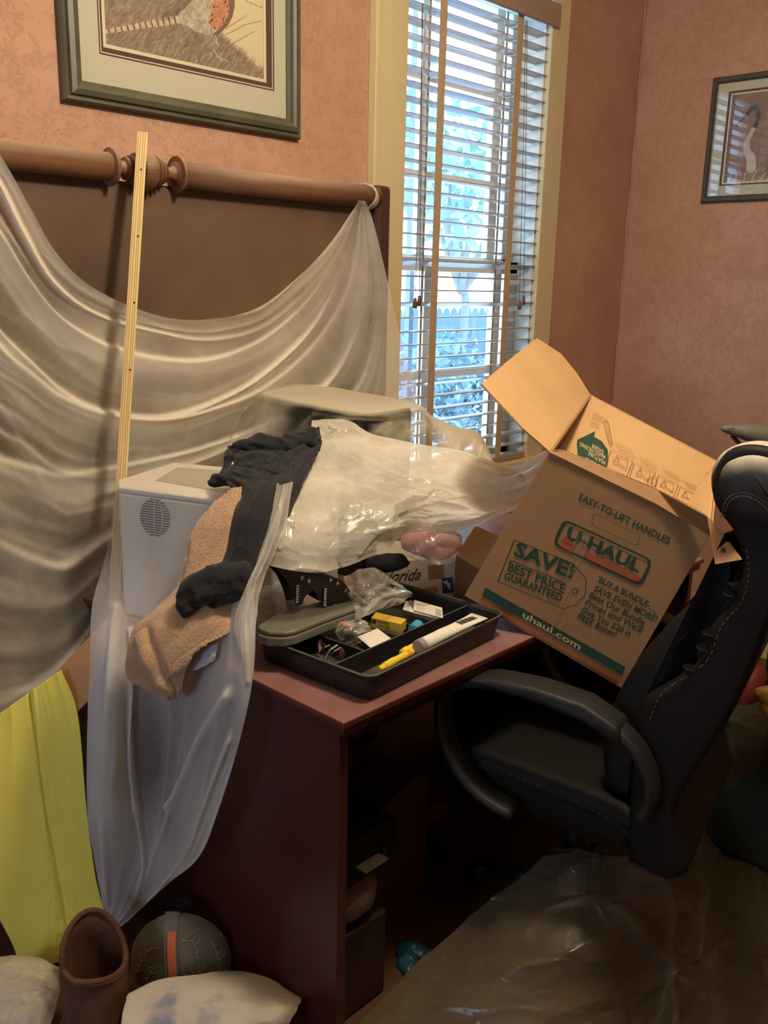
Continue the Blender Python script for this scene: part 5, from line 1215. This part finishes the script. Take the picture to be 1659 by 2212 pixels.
# ------------------------------------------------------------------ film over floor and chair base
gx, gy = np.meshgrid(np.linspace(0, 1, 300), np.linspace(0, 1, 240))
def PZ(l): return [onZ(x, y, z) for x, y, z in l]
rows = [PZ(r) for r in (
 [(1190, 1830, .26), (1260, 1840, .30), (1340, 1850, .30), (1420, 1830, .28), (1470, 1760, .25), (1515, 1640, .30), (1575, 1570, .40), (1640, 1540, .45), (1740, 1520, .45)],
 [(1165, 1862, .26), (1250, 1870, .29), (1340, 1875, .28), (1425, 1870, .26), (1483, 1830, .12), (1525, 1760, .10), (1590, 1680, .25), (1650, 1650, .3), (1750, 1620, .3)],
 [(1080, 1930, .20), (1200, 1940, .24), (1330, 1950, .24), (1440, 1950, .18), (1492, 1930, .10), (1550, 1850, .02), (1610, 1760, .06), (1670, 1720, .10), (1760, 1700, .1)],
 [(990, 2010, .13), (1130, 2030, .19), (1290, 2050, .20), (1420, 2050, .12), (1490, 2020, .08), (1560, 1960, .02), (1630, 1880, .02), (1690, 1840, .03), (1780, 1800, .03)],
 [(880, 2110, .05), (1040, 2130, .12), (1230, 2150, .13), (1390, 2150, .06), (1480, 2120, .05), (1570, 2080, .015), (1650, 2020, .02), (1720, 1980, .02), (1800, 1940, .02)],
 [(780, 2214, .02), (960, 2240, .05), (1180, 2260, .07), (1370, 2270, .02), (1480, 2240, .015), (1590, 2200, .02), (1680, 2160, .015), (1750, 2120, .02), (1820, 2080, .02)],
 [(640, 2360, .012), (860, 2400, .015), (1120, 2420, .02), (1360, 2420, .015), (1490, 2390, .015), (1620, 2340, .015), (1720, 2300, .015), (1790, 2260, .015), (1850, 2220, .015)])]
G = surf(rows, 300, 260)
def d_floor(u, v):
    f = .016*(ridge(u*5+v*1.5, v*4, 61, 3)-.35)+.010*facets(u*1.2, v, 8, 60)+.005*facets(u*1.2, v, 18, 150)*ss(.5, .75, u)
    f += .008*ss(.6, .8, u)*(ridge(u*16, v*4, 6, 2)-.4)
    for a, b, w_, h_ in (((.25, .35), (.55, .75), .012, .012), ((.55, .1), (.52, .6), .012, .02), ((.35, .2), (.5, .9), .015, .012)):
        d, _ = seg_d(u, v, a, b); f += h_*bump_line(d, w_)
    return np.maximum(f, -.008)
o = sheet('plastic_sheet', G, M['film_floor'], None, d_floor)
tag(o, 'dusty brown-tinted plastic sheet spread over the floor and the base of the chair', 'plastic sheet')

# ------------------------------------------------------------------ things under the desk
o = MB().box((.99, 1.08, .004), (1.19, 1.52, .20)).obj('storage_box', solid('dark_maroon_box', (60, 34, 34), .7), None, bevel=.004); tag(o, 'dark maroon box on the floor under the desk, below the soft cushion', 'box')
o = lump('cushion', [[((1.02, 1.16, .262), .052), ((1.09, 1.13, .262), .058), ((1.15, 1.12, .262), .050)], [((1.03, 1.25, .262), .055), ((1.14, 1.25, .262), .055)]], M['softgrey'], .007, None, wrinkle(.006, 8, 12, (1, 0, 0), 5))
tag(o, 'grey brown soft cushion bulging out under the desk', 'cushion')
bc = thing('briefcase', 'black leather briefcase with a brass latch lying on the cushion under the desk', 'briefcase', (1.09, 1.27, .322))
MB().box((.992, 1.06, .322), (1.20, 1.50, .42)).obj('case', M['leather_side'], bc, bevel=.012, bseg=3)
p = onZ(805, 1868, .4205)
MB().slab([p+np.array(q) for q in ((-.03, -.012, 0), (.03, -.012, 0), (.03, .014, 0), (-.03, .014, 0))], (0, 0, .004)).obj('latch', M['latch'], bc, bevel=.001)
MB().tube([(1.06, 1.056, .375), (1.08, 1.035, .37), (1.13, 1.035, .37), (1.15, 1.056, .375)], .007, 8).obj('handle', M['leather_side'], bc, smooth=True)
bc2 = thing('black_bag', 'second flat black bag stacked behind the briefcase under the desk', 'bag', (1.12, 1.62, .32))
MB().box((.995, 1.53, .004), (1.24, 1.74, .50)).obj('bag_body', M['leather_side'], bc2, bevel=.02, bseg=3)
p = np.array([1.12, 1.56, .5005]); MB().slab([p+np.array(q) for q in ((-.03, -.012, 0), (.03, -.012, 0), (.03, .014, 0), (-.03, .014, 0))], (0, 0, .004)).obj('latch', M['latch'], bc2)
for k, (x0_, y0_, lab) in enumerate(((1.215, 1.22, 'brown folder nearest the briefcase under the desk'), (1.215, 1.34, 'second brown folder standing behind the first under the desk'), (1.215, 1.50, 'brown folder standing farthest back under the desk'))):
    P = [(0, 0), (.30, 0), (.30, .30)]+[(.30-.30*math.sin(t), .22+.10*math.cos(t)) for t in np.linspace(.1, 1.5, 8)]
    o = MB().slab([(x0_+a, y0_+.10*a, .004+b) for a, b in P], (0, .03, 0)).obj('folder', M['brownbag'], None, bevel=.002); tag(o, lab, 'folder', 'brown folders under the desk')
o = MB().box((1.40, 1.25, .16), (1.60, 1.50, .20)).obj('red_binder', M['redcloth'], None, bevel=.003); 
o2 = MB().box((1.38, 1.26, .004), (1.62, 1.52, .1595)).obj('carton', M['black_case'], None, bevel=.003); tag(o2, 'black box on the floor at the back under the desk', 'box'); tag(o, 'dark red binder lying on the black box under the desk', 'binder')
o = lump('plastic_bag', [[(872, 2058, 2.03, .026), (895, 2062, 2.01, .030), (920, 2065, 2.0, .022)], [(872, 2085, 1.99, .022), (885, 2098, 1.965, .016)]], M['bluecloth'], .004, None, lambda c: .006*(ridge(c[:, 0]*40+c[:, 2]*20, c[:, 1]*40+c[:, 2]*15, 5, 3)-.4))
tag(o, 'crumpled blue plastic bag on the floor beside the desk front', 'bag')

# ------------------------------------------------------------------ left foreground
q = [at(120, 1452, 1.885), at(160, 1545, 1.86), at(300, 1405, 1.90), at(262, 1300, 1.93)]
nb_ = nin(q[0], q[1], q[2], q[0]+CF)
o = tag(MB().slab(q, nb_*.015).obj('plank', M['board'], None, bevel=.002), 'tan wooden plank leaning diagonally above the yellow fabric', 'plank')
rows = [PT(r) for r in (
 [(-60, 1585, 1.86), (45, 1509, 1.87), (90, 1477, 1.87), (132, 1446, 1.87)], [(-55, 1700, 1.87), (55, 1640, 1.88), (112, 1595, 1.87), (168, 1540, 1.86)],
 [(-45, 1820, 1.89), (65, 1775, 1.90), (128, 1745, 1.89), (188, 1720, 1.87)], [(-15, 1950, 1.92), (85, 1915, 1.92), (148, 1900, 1.90), (210, 1890, 1.88)],
 [(28, 2040, 1.94), (100, 2030, 1.93), (160, 2010, 1.91), (232, 1990, 1.89)], [(40, 2075, 1.95), (108, 2078, 1.94), (165, 2070, 1.92), (232, 2040, 1.90)])]
G = surf(rows, 160, 220)
def d_yel(u, v):
    f = .014*(ridge(u*3.2+.35*v+.3*fbm(u*2, v*2, 2), v*.8, 71, 2)-.4)
    d = np.abs(u-(.42+.20*v)); f += -.010*bump_line(d, .02)+.004*ridge(u*10, v*26, 3, 2)*bump_line(d-.08, .09)*ss(.3, .7, v)
    return f+.002*facets(u, v, 3, 40)
o = sheet('yellow_fabric', G, M['yellow_cloth'], None, d_yel, thick=.002); tag(o, 'bright yellow fabric hanging in folds over the tan plank', 'fabric')
# boot
bt = thing('boot', 'brown suede boot standing open at the bottom left below the yellow fabric', 'boot', at(208, 2150, 1.70)-np.array([0, 0, .0]))
bc_ = at(203, 2062, 1.70); bt.location = Vector((bc_[0], bc_[1], 0)); nu_, nv_ = 48, 26; ztop0 = bc_[2]
fd = np.array([-.78, -.62, 0]); sd = np.array([.62, -.78, 0]); V = []
for j in range(nv_):
    v = j/(nv_-1)
    for i in range(nu_):
        t = 2*math.pi*i/nu_; rx_, ry_ = .056-.006*v, .066-.004*v
        back = (math.cos(t-2.35)+1)/2                                       # 1 on the far side
        zt_ = ztop0-.012+.085*max(0, back-.2)**1.6-.008*math.cos(2*t)
        if abs(((t-3.55+math.pi) % (2*math.pi))-math.pi) < .30: zt_ -= .05*(1-abs(((t-3.55+math.pi) % (2*math.pi))-math.pi)/.30)
        z = .02+(zt_-.02)*v; fl_ = 1+.10*ss(.9, 1, v)+.05*math.sin(v*9)*math.cos(t*2)
        toe = max(0, 1-v*2.6)**1.0
        p = bc_*np.array([1, 1, 0])+CR*np.array([1, 1, 0])*rx_*math.cos(t)*fl_-np.array([CF[0], CF[1], 0])*ry_*-math.sin(t)*fl_+np.array([0, 0, z])
        p = p+fd*.11*toe*(1 if (np.array([math.cos(t)*CR[0]+math.sin(t)*CF[0], math.cos(t)*CR[1]+math.sin(t)*CF[1]])@fd[:2]) > 0 else 0)*.9
        V.append(p)
F = [(j*nu_+i, j*nu_+(i+1) % nu_, (j+1)*nu_+(i+1) % nu_, (j+1)*nu_+i) for j in range(nv_-1) for i in range(nu_)]
o = raw('boot_shaft', V, F, M['leather_boot'], bt, True); o.data.materials.append(M['boot_in']); m = o.modifiers.new('t', 'SOLIDIFY'); m.thickness = .006; m.offset = 1; m.material_offset = 0
rimp = [V[(nv_-1)*nu_+i] for i in range(nu_)]+[V[(nv_-1)*nu_]]
MB().tube(rimp, .0055, 8, cap=False).obj('rolled_collar', M['leather_boot'], bt, smooth=True)
MB().slab([bc_*np.array([1, 1, 0])+fd*a+sd*b+np.array([0, 0, .001]) for a, b in ((-.065, -.045), (-.03, -.055), (.10, -.045), (.155, -.02), (.155, .02), (.10, .045), (-.03, .055), (-.065, .045))], (0, 0, .022)).obj('sole', M['boot_in'], bt, bevel=.004)
la = MB()
for k in range(5):
    p = bc_*np.array([1, 1, 0])+fd*.052+np.array([0, 0, .09+.028*k]); la.tube([p-sd*.02, p+fd*.006+sd*.0+np.array([0, 0, .005]), p+sd*.02], .0025, 6)
la.obj('laces', M['boot_in'], bt, smooth=True)
# cap
cc = at(392, 2072, 1.86); cpo = thing('baseball_cap', 'faded grey cap with pink leaf embroidery and an orange strap patch', 'cap', (cc[0], cc[1], .01))
ux = CR*1.0; uy = np.array([0, 0, 1.]); uz = np.cross(ux, uy); uz /= np.linalg.norm(uz)
if uz@(O0-cc) < 0: uz = -uz
V = []; nu_, nv_ = 40, 20; Rr = .101
def capp(th_, ph):                                  # th_ around, ph from rim to crown
    return cc+ux*Rr*1.02*math.cos(th_)*math.cos(ph)+uy*Rr*1.10*math.sin(th_)*math.cos(ph)+uz*Rr*.62*math.sin(ph)
for j in range(nv_):
    for i in range(nu_): V.append(capp(2*math.pi*i/nu_, (math.pi/2)*j/(nv_-1)*.995))
F = [(j*nu_+i, j*nu_+(i+1) % nu_, (j+1)*nu_+(i+1) % nu_, (j+1)*nu_+i) for j in range(nv_-1) for i in range(nu_)]
raw('crown', V, F, M['capcloth'], cpo, True)
def cap_s(x, y, lift=.0012):                         # pixel -> cap surface
    p = onP(x, y, cc, uz); q = p-cc; a, b = q@ux/(Rr*1.02), q@uy/(Rr*1.10); r2 = min(.99, a*a+b*b); return p+uz*(Rr*.62*math.sqrt(1-r2)+lift)
def capstrip(name, c0, c1, w_, mat, lift):
    mb = MB(); n_ = 12; V = []
    for i in range(n_):
        t = i/(n_-1); x, y = c0[0]+(c1[0]-c0[0])*t, c0[1]+(c1[1]-c0[1])*t; V += [cap_s(x-w_, y, lift), cap_s(x+w_, y, lift)]
    return mb.add(V, [(2*i, 2*i+1, 2*i+3, 2*i+2) for i in range(n_-1)]).obj(name, mat, cpo, smooth=True)
capstrip('strap', (374, 1962), (392, 2090), 15, M['capcloth'], .0035); capstrip('orange_patch', (380, 1985), (392, 2070), 9, M['orange'], .0055)
em = MB()
def leaf(pts):
    P = [cap_s(x, y, .0022) for x, y in catmull(np.array(pts, float), 24)]; em.tube(P, .0009, 4)
for pts in ([(362, 2010), (335, 2018), (315, 2050), (300, 2090), (292, 2120)], [(352, 2040), (338, 2062), (328, 2095), (322, 2125)], [(403, 1998), (428, 2005), (440, 2035), (445, 2070), (447, 2100)], [(420, 2040), (432, 2065), (440, 2100)], [(460, 2010), (478, 2040), (482, 2075), (478, 2105)], [(404, 1998), (440, 1990), (470, 2008)]): leaf(pts)
for x, y in ((330, 2022), (318, 2042), (308, 2066), (301, 2088), (342, 2058), (334, 2080), (430, 2008), (439, 2032), (444, 2058), (446, 2082), (470, 2022), (480, 2048), (482, 2076)):
    leaf([(x, y), (x-6, y-9), (x+2, y-12)]); leaf([(x, y), (x+8, y-4), (x+9, y-11)])
em.obj('embroidery', M['capline'], cpo)
V = []; 
pk = [at(x, y, 1.90) for x, y in ((338, 1985), (345, 1955), (370, 1938), (395, 1936), (425, 1950), (418, 1965), (370, 1962))]
MB().slab(pk, uz*.004).obj('peak', M['navy'], cpo, bevel=.001)
# white cloth at the bottom edge
rows = [PT(r) for r in (
 [(278, 2152, 1.70), (345, 2122, 1.73), (425, 2112, 1.74), (510, 2103, 1.76), (568, 2118, 1.76), (612, 2142, 1.75), (654, 2152, 1.74)],
 [(268, 2185, 1.66), (340, 2165, 1.67), (425, 2150, 1.67), (510, 2140, 1.68), (570, 2150, 1.69), (615, 2165, 1.69), (645, 2172, 1.70)],
 [(262, 2225, 1.63), (335, 2215, 1.63), (420, 2205, 1.62), (500, 2195, 1.63), (560, 2195, 1.64), (600, 2195, 1.65), (628, 2195, 1.67)],
 [(255, 2290, 1.61), (330, 2290, 1.60), (410, 2280, 1.60), (490, 2270, 1.60), (540, 2260, 1.62), (580, 2250, 1.64), (605, 2235, 1.66)])]
def stain_mat():
    k = NT('stained_white_cloth'); v = k.coords(); f = k.noise(v, 7, 4, .55)
    col = k.ramp(f, [(.36, lin((150, 152, 168))), (.46, lin((214, 200, 178))), (.62, lin((224, 208, 182))), (.75, lin((218, 178, 134)))])
    b = k.n('BsdfPrincipled'); k.l(col, b.inputs['Base Color']); b.inputs['Roughness'].default_value = .95; b.inputs['Sheen Weight'].default_value = .3
    k.l(k.bump(k.noise(v, 260, 4, .7), .7, .004), b.inputs['Normal']); k.l(b.outputs[0], k.out.inputs[0]); return k.m
G = surf(rows, 140, 90)
o = sheet('cloth', G, stain_mat(), None, lambda u, v: .010*(ridge(u*3, v*2.5, 81, 2)-.4), thick=.006); tag(o, 'crumpled stained white cloth at the bottom edge in front of the grey cap', 'cloth')
rows = [PT(r) for r in (
 [(-40, 2070, 1.80), (20, 2068, 1.80), (80, 2072, 1.80), (132, 2088, 1.80)], [(-40, 2110, 1.76), (20, 2105, 1.75), (80, 2108, 1.75), (138, 2118, 1.76)],
 [(-40, 2160, 1.72), (15, 2155, 1.71), (70, 2155, 1.71), (125, 2160, 1.72)], [(-40, 2260, 1.68), (10, 2260, 1.67), (60, 2255, 1.67), (105, 2235, 1.68)])]
o = sheet('plastic_bag', surf(rows, 90, 80), M['film_low'], None, lambda u, v: .012*(ridge(u*2+v, v*5, 4, 3)-.4)+.005*facets(u, v, 3, 30)); tag(o, 'pale crumpled plastic bag in the bottom left corner beside the boot', 'bag')
o = lump('bag_filling', [[(20, 2120, 1.84, .05), (90, 2140, 1.84, .045)], [(0, 2220, 1.80, .06), (70, 2230, 1.78, .05)]], M['whitecloth'], .008, None, wrinkle(.01, 8, 14, (1, 0, 0), 5)); tag(o, 'white cloth inside the plastic bag in the bottom left corner', 'cloth')

# ------------------------------------------------------------------ right edge
o = lump('red_bag', [[(1540, 1530, 2.42, .045), (1600, 1490, 2.42, .055), (1632, 1450, 2.42, .035)], [(1480, 1550, 2.40, .03), (1560, 1545, 2.40, .04)]], M['redcloth'], .008, None, wrinkle(.010, 10, 16, (1, 0, 1), 5)); tag(o, 'dark red bag on the floor behind the office chair', 'bag')
cr2 = thing('storage_bin', 'dark green bin behind the chair at the right edge', 'bin', onZ(1660, 1690, .02))
b = at(1690, 1690, 2.35); b[2] = .03
MB().box((b[0]-.12, b[1]-.13, .03), (b[0]+.16, b[1]+.14, .40)).obj('bin_body', solid('dark_green_bin', (44, 50, 36), .6), cr2, bevel=.01)
o = lump('snack_wrapper', [[(1636, 1492, 2.13, .012), (1652, 1500, 2.12, .022), (1680, 1505, 2.12, .022)], [(1650, 1525, 2.12, .012), (1662, 1545, 2.12, .008)]], solid('yellow_wrapper', (224, 194, 90), .35, .2, 30), .004, None, lambda c: .005*(ridge(c[:, 0]*50+c[:, 2]*20, c[:, 1]*40+c[:, 2]*35, 5, 3)-.4)); tag(o, 'yellow wrapper on top of the dark bin at the right edge', 'wrapper')
ac = thing('armchair', 'grey padded arm of another chair poking in at the right edge', 'chair', (2.55, 1.0, 0))
lump('armrest', [[(1560, 925, 2.25, .008), (1580, 928, 2.25, .014), (1620, 935, 2.25, .022), (1680, 948, 2.26, .032), (1760, 965, 2.28, .034)]], solid('grey_vinyl', (112, 104, 92), .55, .1, 9, .1, 60), .004, ac)
p0, p1_ = at(1580, 940, 2.26), at(1640, 985, 2.27)
MB().tube([p0, (p0+p1_)/2+np.array([0, 0, -.01]), p1_, at(1720, 1050, 2.3)], .005, 8).obj('arm_bracket', M['black_case'], ac, smooth=True)
p2_ = at(1730, 1010, 2.3); MB().tube([p2_, np.array([p2_[0], p2_[1], .02])], .02, 10).obj('arm_post', M['black_case'], ac)
fa = Face(at(1585, 922, 2.235), -CF, 0); mb = MB(); fa.text(mb, 'serta', (1567, 929), (1587, 928), (0, -7), .01); mb.obj('lettering', M['thread'], ac)
